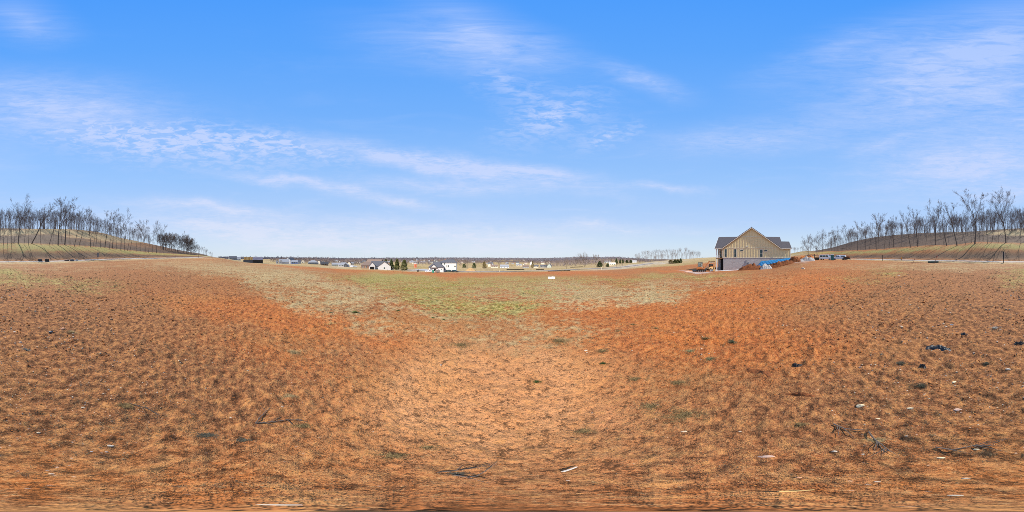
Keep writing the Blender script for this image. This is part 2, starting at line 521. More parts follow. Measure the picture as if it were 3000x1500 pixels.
def cover(x, y):
    """green grass, dry grass, bare clay, pale clay with painted glow, litter, gravel at a ground position"""
    r = np.hypot(x, y)
    z = Hs(x, y)
    X = (1500 + np.degrees(np.arctan2(x, y)) / 0.12) % 3000
    Y = 750 - np.degrees(np.arctan2(z - EYE, np.maximum(r, 1e-3))) / 0.12
    wob = (fbm(x / 4.0, y / 4.0, 5, 4) - .5)
    X = (X + wob * 150) % 3000
    Y2 = Y + (fbm(x / (0.18 * r + .3), y / (0.18 * r + .3), 9, 3) - .5) * 60 * np.clip((Y - 775) / 60, 0, 1)
    Z = lambda lst: sum(wt * gauss(X, Y2, *a) for (*a, wt) in lst)
    green = Z([(1120, 812, 90, 14, 6, 1.), (1180, 845, 130, 26, 12, .75), (1350, 835, 230, 26, 0, .7), (1300, 890, 130, 32, 5, .85), (1430, 910, 120, 18, 0, .8), (1560, 900, 110, 26, -8, .6),
               (1560, 855, 130, 26, 0, .45), (1250, 815, 240, 9, 1, .7), (1850, 815, 170, 11, -2, .6), (2050, 808, 120, 9, -3, .55), (1650, 825, 160, 12, 0, .3),
               (240, 838, 200, 26, 2, .5), (30, 815, 120, 26, 0, .5), (2980, 800, 60, 16, 0, .55), (2960, 845, 60, 16, 0, .4), (2630, 795, 70, 14, 0, .5), (2500, 820, 110, 20, 0, .35),
               (980, 955, 60, 10, 0, .3)])
    tan_ = Z([(820, 815, 260, 28, 8, .5), (950, 865, 230, 45, 20, .45), (1200, 905, 260, 30, 8, .55), (1500, 860, 330, 45, 0, .65), (1880, 885, 100, 16, -3, 1.1), (1800, 850, 220, 24, 0, .5),
              (1700, 880, 140, 28, 0, .5), (1150, 970, 160, 22, 5, .3), (1400, 1000, 350, 30, 0, .28), (1620, 965, 220, 60, 0, .35), (700, 790, 350, 22, 6, .4), (2000, 835, 130, 14, 0, .3), (900, 900, 120, 25, 20, .3),
              (2400, 775, 400, 14, 0, .2), (2750, 782, 300, 12, 0, .4), (200, 785, 500, 22, 0, .28), (1450, 1400, 500, 30, 0, .15), (2200, 820, 250, 30, 0, .25)])
    clay = Z([(680, 900, 260, 40, 8, 1.), (1000, 960, 260, 38, 12, 1.2), (1180, 905, 60, 8, 0, .5), (1220, 985, 120, 25, 5, .6), (820, 1040, 200, 40, 10, .6), (2000, 950, 420, 55, 6, 1.), (2100, 880, 300, 45, -8, .8),
              (1800, 1000, 200, 50, 0, .8), (2350, 830, 220, 40, -12, .9), (1650, 900, 120, 25, 0, .6), (1500, 1100, 260, 60, 0, .8), (1250, 1200, 350, 120, 0, .5), (2250, 1050, 300, 60, 0, .8), (1580, 1180, 260, 90, 0, .8),
              (1200, 797, 230, 8, 5.5, 1.3), (1450, 808, 260, 8, 1, .8), (870, 783, 60, 3.5, 8, 1.6), (990, 788, 100, 5, 6, .7), (1990, 794, 90, 3.5, -1, 1.2), (1700, 803, 140, 6, 0, .8), (1450, 812, 90, 5, 0, .7), (2060, 772, 160, 8, -3, .6), (2160, 790, 70, 4, 0, .6)])
    pale = Z([(1480, 1095, 230, 90, 0, 1.3), (1400, 1180, 380, 140, 0, .75), (1500, 1280, 560, 160, 0, .5), (1900, 872, 60, 10, 0, .6), (1620, 1080, 160, 60, 0, .4)])  # glow opposite the sun painted in as paler clay, plus one pale patch
    hillpale = (gauss(X, Y, 3250, 686, 230, 12, 9) * 1.2 + gauss(X, Y, 2975, 684, 60, 6, 0) * 2 + gauss(X, Y, 30, 681, 110, 7, 0) * 2) * (Y < 712)
    dx = (X + 1500) % 3000 - 1500      # distance in px from the seam behind the camera
    back = np.clip((660 - np.abs(dx)) / 60, 0, 1)
    s = 1 / np.maximum(np.abs(np.cos(np.arctan2(x, -y))), .36)
    rp = r / s
    bankg = back * np.exp(-((rp - 55.5 - 3 * wob) / np.where(dx > 0, 5.5, 4.0)) ** 2) * np.clip(.55 + 1.4 * (fbm(x / 5, y / 5, 61, 3) - .4), 0, 1)
    bankg = bankg * np.where(dx > 0, 1.7, 1.1)
    litter = back * np.clip((rp - 61 - 3 * wob) / 3, 0, 1) * np.clip(1 - gauss(X, Y, 3250, 686, 230, 15, 9) * 1.2 * (rp < 140) - gauss(X, Y, 2975, 684, 60, 6, 0) * 1.5 - gauss(X, Y, 30, 681, 110, 7, 0) * 1.3, 0, 1)
    litter += back * .75 * np.exp(-((rp - 46.5 + 3 * wob) / 4.0) ** 2)
    verge = back * np.exp(-((rp - 33) / 3.0) ** 2)
    far = np.clip((r - 105) / 30, 0, 1) * (1 - back)
    farn = fbm(x / 60, y / 60, 71, 3)
    green = green * (1 - far) + far * np.clip((farn - .52) * 4, 0, .8) + bankg * 1.5
    tan_ = tan_ * (1 - far) + far * np.clip(1 - (farn - .5) * 2, 0, 1) * 2.2 + verge * 1.0 + back * np.clip((rp - 61) / 5, 0, 1) * .2 + hillpale
    clay = clay * (1 - np.clip((r - 180) / 80, 0, 1))
    litter = litter + (1 - back) * np.clip((r - 420) / 500, 0, 1) * np.clip(.35 + (fbm(x / 220, y / 220, 73, 3) - .42) * 6, 0, 1)
    gravel = Z([(1870, 777, 120, 3.5, -7, .8), (2040, 793.5, 25, 2.5, 0, 1.), (1420, 793, 60, 2.2, 3, .0), (1235, 793, 25, 3, 0, .9), (2340, 766, 20, 4, 0, .8), (1010, 779, 25, 3, 0, .7)])
    return [1 - np.exp(-np.clip(green, 0, 9) * .85), .9 * (1 - np.exp(-np.clip(tan_, 0, 9) * 1.05)), np.clip(clay, 0, 1), np.clip(pale, 0, .9), np.clip(litter, 0, 1), np.clip(gravel, 0, 1)]


NAZ = 940
rings = [0.0004]
while rings[-1] < 3900:
    r_ = rings[-1]
    rings.append(r_ * 1.5 if r_ < .08 else r_ + (0.0155 * r_ + .002 if r_ < 60 else 0.02 * r_))
rings = np.array(rings)
NRI = len(rings)
aa = np.arange(NAZ) * 2 * PI / NAZ
RX = np.outer(rings, np.sin(aa)).ravel(); RY = np.outer(rings, np.cos(aa)).ravel()
rj = np.repeat(rings, NAZ)
RZ = H(RX, RY)
verts = np.stack([RX, RY, RZ], 1)
verts = np.vstack([verts, [[0, 0, float(H(0.0, 0.001))]]])
i0 = np.arange(NRI - 1)[:, None] * NAZ + np.arange(NAZ)[None, :]
i1 = np.arange(NRI - 1)[:, None] * NAZ + ((np.arange(NAZ) + 1) % NAZ)[None, :]
quads = np.stack([i0, i0 + NAZ, i1 + NAZ, i1], -1).reshape(-1, 4)
quads = quads[:, ::-1]
cv = cover(RX, RY)
cA = np.stack([cv[0], cv[1], cv[2], cv[3]], 1); cA = np.vstack([cA, cA[:1]])
_a = np.arctan2(RX, RY)
stony = np.clip(.5 - .75 * np.cos(_a) + (fbm(RX / 3, RY / 3, 123, 4) - .5) * 1.2, 0, 1) * np.clip(1.3 - rj / 60, 0, 1) * np.clip(rj / .8 - .3, 0, 1)  # backlit darkening painted into the browner soil behind the camera
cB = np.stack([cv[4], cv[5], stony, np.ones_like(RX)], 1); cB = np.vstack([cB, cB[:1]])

gm = bpy.data.materials.new('clay_and_turf'); gm.use_nodes = True
g = NT(gm.node_tree); gb = g.n['Principled BSDF']
geo = g.new('ShaderNodeNewGeometry').outputs['Position']
aA = g.new('ShaderNodeAttribute', attribute_name='coverA'); aB = g.new('ShaderNodeAttribute', attribute_name='coverB')
sA = g.new('ShaderNodeSeparateColor'); g.l.new(aA.outputs['Color'], sA.inputs[0])
sB = g.new('ShaderNodeSeparateColor'); g.l.new(aB.outputs['Color'], sB.inputs[0])
mG, mT, mC, mP = sA.outputs[0], sA.outputs[1], sA.outputs[2], aA.outputs['Alpha']
mL, mV = sB.outputs[0], sB.outputs[1]
nbig = g.noise(geo, .35, 5, .6)
nmid = g.noise(geo, 1.7, 6, .65)
nfin = g.noise(geo, 9.0, 6, .7)
nvf = g.noise(geo, 42.0, 4, .7)
nedge = g.noise(geo, 4.0, 8, .75)
nfar = g.noise(geo, .06, 6, .65)
strw = g.noise(g.mapping(geo, rot=(0, 0, .5), sc=(1, .25, 1)), 30, 5, .7)


def patch(m, n, soft=.16, k=1.0, bias=0.0, amp=5.0):
    """mask broken up by noise"""
    a = g.math('ADD', g.math('MULTIPLY', m, k), g.math('MULTIPLY', g.math('MULTIPLY', g.math('SUBTRACT', n, .5 + bias), amp), g.math('MULTIPLY', m, 4.0, clamp=True)))
    return g.rng(a, .5 - soft * 2.2, .5 + soft * 2.2)


mixn = g.math('ADD', g.math('ADD', g.math('MULTIPLY', nmid, .30), g.math('MULTIPLY', nedge, .45)), g.math('MULTIPLY', nbig, .25))
claydeep = g.mix(g.rng(nbig, .3, .7), (.41, .098, .010), (.52, .155, .022))
claydeep = g.mix(g.rng(nfin, .35, .75, 0, .6), claydeep, (.24, .070, .013))
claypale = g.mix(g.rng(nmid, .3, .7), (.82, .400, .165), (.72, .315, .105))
npat = g.noise(g.mapping(geo, rot=(0, 0, .4), sc=(1, .45, 1)), .8, 5, .6, .4)
claydeep = g.mix(g.rng(npat, .52, .64, 0, .45), claydeep, (.56, .25, .060))
claydeep = g.mix(g.rng(npat, .50, .38, 0, .8), claydeep, (.33, .080, .012))
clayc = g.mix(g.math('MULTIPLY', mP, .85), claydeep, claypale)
rust = g.mix(g.rng(nedge, .35, .65), (.40, .085, .010), (.55, .150, .018))
clayc = g.mix(g.math('MULTIPLY', g.math('MULTIPLY', mC, .75), g.math('SUBTRACT', 1.0, g.math('MULTIPLY', mP, .8))), clayc, rust)
thatch = g.mix(g.rng(strw, .35, .7), (.22, .088, .026), (.42, .190, .064))
base0 = g.mix(patch(g.math('SUBTRACT', .50, g.math('MULTIPLY', mC, .75)), g.math('ADD', g.math('MULTIPLY', nfin, .55), g.math('MULTIPLY', nedge, .45)), .30), clayc, thatch)
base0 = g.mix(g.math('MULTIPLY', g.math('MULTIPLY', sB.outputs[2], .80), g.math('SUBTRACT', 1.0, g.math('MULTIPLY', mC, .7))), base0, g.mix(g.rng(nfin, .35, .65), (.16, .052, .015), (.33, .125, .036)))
tanc = g.mix(g.rng(strw, .3, .7), (.33, .23, .095), (.62, .46, .22))
tanc = g.mix(g.rng(nbig, .4, .7, 0, .5), tanc, (.40, .25, .105))
c1 = g.mix(patch(mT, mixn, .14, 1.05), base0, tanc)
greenc = g.mix(g.rng(nfin, .3, .7), (.15, .14, .018), (.43, .345, .070))
greenc = g.mix(g.rng(nmid, .45, .7, 0, .65), greenc, (.46, .36, .13))
c2 = g.mix(patch(mG, mixn, .15, 1.1), c1, greenc)
litc = g.mix(g.rng(nfin, .3, .7), (.034, .018, .012), (.105, .054, .034))
litc = g.mix(g.rng(nbig, .45, .75, 0, .6), litc, (.15, .10, .066))
c3 = g.mix(patch(mL, mixn, .2, amp=.8), c2, litc)
grav = g.mix(g.rng(nvf, .3, .7), (.40, .37, .34), (.68, .64, .59))
c4 = g.mix(patch(mV, nfin, .3, amp=2.5), c3, grav)
# flecks: chert grit and straw bits in the clay
vor = g.new('ShaderNodeTexVoronoi'); vor.inputs['Scale'].default_value = 26.0; g.l.new(geo, vor.inputs['Vector'])
fleck = g.math('MULTIPLY', g.rng(vor.outputs['Distance'], .10, .20, 1, 0), g.rng(nbig, .45, .6, .05, 1))
sc2 = g.new('ShaderNodeSeparateColor'); g.l.new(vor.outputs['Color'], sc2.inputs[0])
fleck = g.math('MULTIPLY', fleck, g.rng(sc2.outputs[0], .72, .8))
c5 = g.mix(g.math('MULTIPLY', fleck, .75), c4, (.55, .42, .33))
nxf0 = g.noise(g.mapping(geo, sc=(1, .6, 1)), 85.0, 4, .75)
c5 = g.mix(g.rng(nxf0, .56, .66, 0, .55), c5, (.60, .38, .17))
c5 = g.mix(g.rng(g.noise(geo, 60.0, 4, .75), .55, .66, 0, .75), c5, (.075, .040, .022))
grit = g.noise(geo, 9.0, 6, .95)
c5 = g.mix(g.rng(grit, .470, .430, 0, .80), c5, (.060, .030, .014))
veg = g.math('MAXIMUM', g.math('MAXIMUM', mT, mG), mL)
lightg = g.mix(g.rng(veg, .15, .5), (.60, .27, .085), (.60, .43, .19))
c5 = g.mix(g.math('MULTIPLY', g.rng(grit, .530, .572, 0, .55), g.math('SUBTRACT', 1.0, g.math('MULTIPLY', mL, .75))), c5, lightg)
gritb = g.noise(g.mapping(geo, loc=(9, 3, 1)), 30.0, 4, .9)
c5 = g.mix(g.rng(gritb, .45, .39, 0, .6), c5, (.085, .038, .016))
g.l.new(c5, gb.inputs['Base Color'])
gb.inputs['Roughness'].default_value = .95
gb.inputs['Specular IOR Level'].default_value = .12
b1 = g.new('ShaderNodeBump'); b1.inputs['Strength'].default_value = .9; b1.inputs['Distance'].default_value = .035
nxf = g.noise(geo, 150.0, 3, .7)
hh = g.math('ADD', g.math('ADD', nfin, g.math('MULTIPLY', nvf, .6)), g.math('ADD', g.math('MULTIPLY', strw, .35), g.math('MULTIPLY', nxf, .22)))
g.l.new(hh, b1.inputs['Height'])
b2 = g.new('ShaderNodeBump'); b2.inputs['Strength'].default_value = .5; b2.inputs['Distance'].default_value = .05
g.l.new(nmid, b2.inputs['Height']); g.l.new(b1.outputs[0], b2.inputs['Normal'])
g.l.new(b2.outputs[0], gb.inputs['Normal'])

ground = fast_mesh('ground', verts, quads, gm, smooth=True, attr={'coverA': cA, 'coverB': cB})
tag(ground, 'red clay building plot with dry and green grass running out into valley and hill', kind='structure')
# close the centre

# ------------------------------------------------------------------ roads (draped strips)
def strip(name, pts, width, m, lift=.03, label=None, n=None):
    P = np.array(pts, float)
    seg = np.hypot(*(P[1:] - P[:-1]).T); t = np.concatenate([[0], np.cumsum(seg)])
    N = n or int(t[-1] / 1.5) + 2
    tt = np.linspace(0, t[-1], N)
    cx = np.interp(tt, t, P[:, 0]); cy = np.interp(tt, t, P[:, 1])
    cx = gsm(cx[None], 4, 1, False)[0]; cy = gsm(cy[None], 4, 1, False)[0]
    dx = np.gradient(cx); dy = np.gradient(cy); L = np.hypot(dx, dy); nx, ny = -dy / L, dx / L
    K = 9
    vs = []
    for k in range(K):
        o = (k / (K - 1) - .5) * width * (1 + .0 * k)
        edge = (fbm(tt / 3, tt * 0 + k, 90 + k, 3) - .5) * (.9 if k in (0, K - 1) else 0)
        x = cx + nx * (o + edge); y = cy + ny * (o + edge)
        z = Hs(x, y) + (fbm(x / 6.0, y / 6.0, 3, 3) - .5) * .16 + lift + (.03 * (1 - (2 * k / (K - 1) - 1) ** 2)) - (.10 if k in (0, K - 1) else 0)
        vs.append(np.stack([x, y, z], 1))
    V = np.concatenate(vs)
    i = np.arange(N - 1)
    F = np.concatenate([np.stack([k * N + i, k * N + i + 1, (k + 1) * N + i + 1, (k + 1) * N + i], 1) for k in range(K - 1)])
    o = fast_mesh(name, V, F[:, ::-1] if False else F, m, smooth=True)
    tag(o, label, kind='structure')
    return o


m_gravel = mat('gravel_road', (.40, .335, .27), .95, .1, vary=.3, scale=2.5, bump=.8, bscale=18)
m_asph = mat('worn_asphalt', (.27, .235, .215), .9, .2, vary=.15, scale=.8)
strip('gravel_road', [(-160, -38), (-100, -39), (-60, -38.5), (-20, -38.5), (0, -38), (20, -38), (60, -38.5), (95, -38)], 4.6, m_gravel, .07, 'pale gravel road crossing below the grassy bank')
strip('road', [(-330, 118), (-250, 122), (-120, 122), (-40, 122), (30, 124), (75, 122), (120, 126), (150, 128)], 6.5, m_asph, .28, 'grey paved street along the far side of the plot', n=420)

# ------------------------------------------------------------------ materials for the built things
m_siding = mat('tan_siding', (.76, .64, .375), .75, .3, vary=.06, scale=1.5)
m_trim = mat('cream_trim', (.76, .68, .55), .6, .3, vary=.05)
m_white = mat('white_paint', (.78, .77, .74), .55, .35, vary=.05)
m_shingle = mat('dark_shingle', (.085, .075, .078), .9, .2, vary=.35, scale=5, bump=.4, bscale=9)
m_wood = mat('raw_wood', (.30, .17, .08), .8, .2, vary=.25, scale=4)
m_osb = mat('yellow_sheathing', (.62, .40, .15), .85, .2, vary=.2, scale=1.2)
m_darkwood = mat('dark_stained_wood', (.10, .055, .032), .8, .2, vary=.25)
m_black = mat('black_plastic', (.012, .012, .013), .5, .4, vary=.2)
m_rubber = mat('rubber', (.018, .018, .018), .9, .2)
m_glass = mat('dark_window_glass', (.012, .045, .05), .12, .6, vary=.2, scale=.8)
m_dark = mat('unlit_opening', (.012, .011, .011), .9, .1)
m_metal = mat('grey_metal', (.30, .31, .32), .45, .5, metal=.4)
m_orange = mat('faded_orange_paint', (.42, .15, .04), .5, .4, vary=.2, coat=.2)
m_yellow = mat('machine_yellow_paint', (.55, .36, .16), .5, .4, vary=.2, coat=.2)
m_teal = mat('teal_plastic', (.02, .13, .13), .5, .4)
m_green = mat('green_plastic', (.03, .20, .13), .5, .4)
m_blue = mat('blue_tarp', (.03, .20, .42), .45, .4, vary=.35, scale=3, bump=.6, bscale=4)
m_bluel = mat('light_blue_tarp', (.10, .38, .62), .4, .4, vary=.2, scale=3, bump=.6, bscale=4)
m_concrete = mat('pale_concrete', (.55, .52, .47), .9, .2, vary=.12, bump=.3)
m_carwhite = mat('white_car_paint', (.74, .75, .78), .25, .5, vary=.03, coat=.6)
m_cardark = mat('dark_car_paint', (.02, .024, .028), .25, .5, vary=.1, coat=.6)
m_cargreen = mat('grey_green_car_paint', (.09, .11, .095), .3, .5, vary=.1, coat=.6)
m_red = mat('red_paint', (.45, .04, .03), .6, .3)
m_redlens = mat('red_lens', (.5, .02, .02), .2, .5)
m_lens = mat('clear_lens', (.6, .6, .58), .15, .6)
m_roofg = mat('charcoal_roof', (.10, .10, .11), .85, .2, vary=.2)
m_roofl = mat('grey_roof', (.27, .27, .28), .85, .2, vary=.15)
m_roofb = mat('brown_roof', (.20, .14, .11), .85, .2, vary=.2)
m_brick = mat('brown_brick', (.30, .17, .12), .85, .2, vary=.2)
m_cream = mat('cream_wall', (.66, .58, .46), .8, .2)
m_wallw = mat('off_white_wall', (.60, .585, .57), .75, .25)
m_bluew = mat('blue_house_wrap', (.36, .42, .62), .6, .3, vary=.1)
m_lilac = mat('printed_house_wrap', (.48, .46, .56), .6, .3, vary=.25, scale=.7)
m_stonew = mat('pale_stone', (.62, .55, .45), .85, .3, vary=.15, scale=18, bump=.3, bscale=40)
m_stonep = mat('pinkish_stone', (.60, .38, .27), .85, .3, vary=.15, scale=18, bump=.3, bscale=40)
m_stoneg = mat('grey_stone', (.40, .38, .37), .85, .3, vary=.15, scale=18, bump=.3, bscale=40)
m_mound = mat('turned_red_clay', (.17, .06, .024), .97, .1, vary=.5, scale=1.6, bump=1.0, bscale=6)
m_moundo = mat('bright_orange_clay', (.46, .16, .05), .97, .1, vary=.3, scale=1.5, bump=1.0, bscale=6)
m_gravelh = mat('crushed_gravel', (.36, .33, .30), .95, .2, vary=.3, scale=7, bump=1.0, bscale=16)
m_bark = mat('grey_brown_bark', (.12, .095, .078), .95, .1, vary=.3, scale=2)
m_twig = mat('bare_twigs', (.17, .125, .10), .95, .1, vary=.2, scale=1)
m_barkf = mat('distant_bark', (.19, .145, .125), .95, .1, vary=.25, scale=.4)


def brick_mat(name, c1, c2, mortar, scale=1.0):
    m = bpy.data.materials.new(name); m.use_nodes = True
    t = NT(m.node_tree); b = t.n['Principled BSDF']
    o = t.new('ShaderNodeTexCoord').outputs['Object']
    sp = t.new('ShaderNodeSeparateXYZ'); t.l.new(o, sp.inputs[0])
    cb = t.new('ShaderNodeCombineXYZ'); t.l.new(t.math('ADD', sp.outputs[0], sp.outputs[1]), cb.inputs[0]); t.l.new(sp.outputs[2], cb.inputs[1])
    br = t.new('ShaderNodeTexBrick'); t.l.new(cb.outputs[0], br.inputs['Vector'])
    br.inputs['Color1'].default_value = (*c1, 1); br.inputs['Color2'].default_value = (*c2, 1); br.inputs['Mortar'].default_value = (*mortar, 1)
    br.inputs['Scale'].default_value = scale
    br.inputs['Mortar Size'].default_value = .012; br.inputs['Brick Width'].default_value = .42; br.inputs['Row Height'].default_value = .15
    br.inputs['Bias'].default_value = -.1
    n = t.noise(t.mapping(o, sc=(.5, .5, 2.4)), 1.6, 6, .7)
    c = t.mix(t.rng(n, .4, .66, 0, .75), br.outputs[0], (.52, .50, .47))
    n2 = t.noise(t.mapping(o, sc=(1.2, 1.2, 5)), 1.5, 5, .7)
    c = t.mix(t.rng(n2, .52, .70, 0, .55), c, (.20, .18, .18))
    t.l.new(c, b.inputs['Base Color']); b.inputs['Roughness'].default_value = .85
    bn = t.new('ShaderNodeBump'); bn.inputs['Strength'].default_value = .5; bn.inputs['Distance'].default_value = .02
    t.l.new(br.outputs['Fac'], bn.inputs['Height']); bn.invert = True
    t.l.new(bn.outputs[0], b.inputs['Normal'])
    return m


m_lbrick = brick_mat('grey_lilac_brick', (.46, .44, .42), (.34, .32, .31), (.54, .52, .49))


def window(parent, cx, y, z0, z1, wd, frame=m_trim, glass=m_glass, out=-1, fw=.11, axis='y', rail=True):
    """frame boards standing proud of the wall with the pane behind; facing -y (out=-1) of the parent"""
    f = MB(); t = .05
    a, b = (y - t, y + .02) if out < 0 else (y - .02, y + t)
    if axis == 'y':
        bx = lambda p, x0, x1, za, zb, d0, d1: p.box(x0, x1, d0, d1, za, zb)
    else:
        bx = lambda p, x0, x1, za, zb, d0, d1: p.box(d0, d1, x0, x1, za, zb)
    x0, x1 = cx - wd / 2, cx + wd / 2
    bx(f, x0 - fw, x0, z0 - fw, z1 + fw, a, b); bx(f, x1, x1 + fw, z0 - fw, z1 + fw, a, b)
    bx(f, x0, x1, z1, z1 + fw, a, b); bx(f, x0, x1, z0 - fw, z0, a, b)
    if rail: bx(f, x0, x1, (z0 + z1) / 2 - .025, (z0 + z1) / 2 + .025, a + .015 if out < 0 else a, b - .03 if out < 0 else b - .015)
    fr = f.build('window', frame, parent)
    p = MB(); e = .012
    bx(p, x0 + .002, x1 - .002, z0 + .002, z1 - .002, (y - e) if out < 0 else y + .001, (y + .001) if out < 0 else y + e)
    p.build('pane', glass, fr)
    return fr


# ------------------------------------------------------------------ the tan house on its brick basement
HA = 84.2
hd = 50.0
hx, hy = hd * math.sin(R(HA)), hd * math.cos(R(HA))
house = thing('house', 'tan board and batten house with steep gable on a grey brick basement, dark shingle roof', 'house', (hx, hy, 0), -R(HA))
FL, EV, PK = 1.0, 4.05, 10.30
SL = (PK - EV) / 9.0
# basement and siding walls
MB().box(-8.75, 12.15, 0.06, 13.9, -4.6, FL - .08).build('basement_wall', m_lbrick, house)
MB().box(-9.0, 12.2, .03, 14, FL - .08, FL + .03).build('band_board', m_concrete, house)
sw = MB()
sw.box(-9.0, 12.2, .04, 6.6, FL + .03, EV); sw.box(-9.0, 9.0, 6.6, 14, FL + .03, EV)
sw.build('siding_wall', m_siding, house)
MB().prism([(-9, EV), (9, EV), (0, PK)], 'y', .04, 14).build('gable_wall', m_siding, house)
MB().prism([(.04, EV), (6.6, EV), (3.3, EV + 2.2)], 'x', 11.9, 12.2).build('gable_wall', m_siding, house)
MB().prism([(.04, EV), (12, EV), (6, EV + 4.0)], 'x', 9.35, 9.6).build('gable_wall', m_siding, house)
MB().prism([(.04, EV), (12, EV), (6, EV + 4.0)], 'x', -11.0, -10.8).build('gable_wall', m_siding, house)
# battens, each its own board
wins = [(-8.0, .66, 1.32, 3.72), (-5.0, .66, 1.32, 3.70), (-3.05, .85, 3.15, 3.55), (3.0, .78, 1.32, 3.55), (4.35, .85, 3.05, 3.42)]
bw = .05
u = -8.85
while u < 12.2:
    spans = [(FL + .14, EV - .09)]
    for (wc, ww, wz0, wz1) in wins:
        if abs(u - wc) < ww / 2 + .14:
            ns = []
            for (a, b) in spans:
                if wz0 - .12 > a + .1: ns.append((a, min(b, wz0 - .12)))
                if wz1 + .12 < b - .1: ns.append((max(a, wz1 + .12), b))
            spans = ns
    for (a, b) in spans:
        MB().box(u - bw / 2, u + bw / 2, -.012, .04, a, b).build('batten', m_siding, house)
    if abs(u) < 8.6:
        top = PK - abs(u) * SL - .30
        if top > EV + .2:
            if top > 7.62:
                MB().box(u - bw / 2, u + bw / 2, -.012, .04, EV + .09, 7.42).build('batten', m_siding, house)
                MB().box(u - bw / 2, u + bw / 2, -.012, .04, 7.58, top).build('batten', m_siding, house)
            else:
                MB().box(u - bw / 2, u + bw / 2, -.012, .04, EV + .09, top).build('batten', m_siding, house)
    u += .485
MB().box(-9.0, 12.2, -.022, .04, EV - .09, EV + .09).build('trim_board', m_trim, house)
MB().box(-3.9, 3.9, -.022, .04, 7.43, 7.57).build('trim_board', m_trim, house)
MB().box(-9.02, 12.22, -.022, .04, FL + .03, FL + .14).build('trim_board', m_trim, house)
MB().box(-9.03, -8.9, -.012, .04, FL + .14, EV - .09).build('corner_board', m_trim, house)
MB().box(12.08, 12.23, -.012, .04, FL + .14, EV - .09).build('corner_board', m_trim, house)
for (wc, ww, wz0, wz1) in wins:
    window(house, wc, .03, wz0, wz1, ww, rail=(wz1 - wz0) > 1)
# main roof: two slabs with overhang, fascia on the rakes
OV, TH = .50, .16
for sg, nm in ((-1, 'roof'), (1, 'roof')):
    e = 9.0 + .42
    p = [(0, PK + .02), (sg * e, PK + .02 - e * SL), (sg * e, PK + .02 + TH - e * SL), (0, PK + .02 + TH * 1.2)]
    MB().prism(p, 'y', -OV, 14.4).build('roof', m_shingle, house)
    q = [(0, PK - .20), (sg * e, PK - .20 - e * SL), (sg * e, PK + .015 - e * SL), (0, PK + .015)]
    MB().prism(q, 'y', -OV - .03, -OV + .03).build('rake_board', m_trim, house)
    MB().prism([(sg * e, PK - .2 - e * SL), (sg * (e + .04), PK - .2 - e * SL), (sg * (e + .04), PK + .1 - e * SL), (sg * e, PK + .1 - e * SL)], 'y', -OV, 14.4).build('gutter', m_trim, house)
MB().box(-.10, .10, -OV - .03, 14.4, PK + .19, PK + .26).build('ridge_cap', m_shingle, house)


def slope(pts, th=.14, name='roof', m=m_shingle, par=house):
    b = MB(); n = len(pts); i = len(b.v)
    b.v += [tuple(p) for p in pts] + [(p[0], p[1], p[2] - th) for p in pts]
    b.f.append(tuple(range(n))); b.f.append(tuple(range(2 * n - 1, n - 1, -1)))
    for k in range(n): b.f.append((k, n + k, n + (k + 1) % n, (k + 1) % n))
    return b.build(name, m, par)


zf = lambda v: 4.22 + .675 * v
slope([(-11.45, -.35, zf(-.35)), (-9.5, -.35, zf(-.35)), (-3.4, 6, zf(6)), (-11.45, 6, zf(6))])
slope([(-11.45, 6, zf(6)), (-3.4, 6, zf(6)), (-9.5, 12.35, zf(-.35)), (-11.45, 12.35, zf(-.35))])
MB().prism([(-.40, zf(-.35) - .22), (6, zf(6) - .2), (6, zf(6) + .02), (-.40, zf(-.35) + .02)], 'x', -11.50, -11.46).build('rake_board', m_white, house)
MB().box(-11.45, -9.45, -.42, -.36, zf(-.35) - .26, zf(-.35) - .02).build('gutter', m_trim, house)
slope([(9.48, -.35, zf(-.35)), (12.55, -.35, zf(-.35)), (12.55, 3.35, zf(3.35)), (9.85, 3.35, zf(3.35)), (9.85, 6, zf(6)), (3.4, 6, zf(6))])
slope([(9.85, 6, zf(6)), (9.85, 12.35, zf(-.35)), (9.5, 12.35, zf(-.35)), (3.4, 6, zf(6))])
slope([(12.55, 3.35, zf(3.35)), (12.55, 7, zf(-.3)), (9.6, 7, zf(-.3)), (9.6, 3.35, zf(3.35))])
MB().box(9.45, 12.55, -.42, -.36, zf(-.35) - .24, zf(-.35) - .02).build('gutter', m_trim, house)
# back porch on the left
MB().box(-11.1, -9.02, .05, 3.0, FL - .30, FL - .02).build('porch_floor', m_wood, house)
MB().box(-11.0, -8.8, 3.0, 12, FL - .02, EV).build('porch_wall', m_wood, house)
MB().box(-10.15, -8.76, 2.96, 3.1, -4.6, FL - .32).build('basement_opening', m_dark, house)
MB().box(-11.0, -8.76, 3.1, 12, -4.6, FL - .32).build('basement_wall', m_lbrick, house)
MB().box(-9.6, -8.76, .2, .25, -4.2, .3).build('basement_door', m_dark, house)
MB().box(-11.1, -9.02, .05, .2, EV - .35, EV - .1).build('porch_beam', m_wood, house)
MB().box(-11.05, -10.75, .06, .34, -4.4, EV - .36).build('porch_post', m_white, house)
MB().box(-9.95, -9.85, .08, .18, FL, EV - .36).build('porch_post', m_trim, house)
rl = MB().box(-10.74, -9.96, .09, .14, FL + .85, FL + .93).box(-10.74, -9.96, .09, .14, FL + .05, FL + .12)
for k in range(7): rl.box(-10.68 + k * .11, -10.65 + k * .11, .10, .13, FL + .12, FL + .85)
rl.build('porch_railing', m_white, house)
window(house, -9.45, 3.0, 1.4, 3.4, .6)
window(house, -10.4, 3.0, 1.4, 3.4, .6)
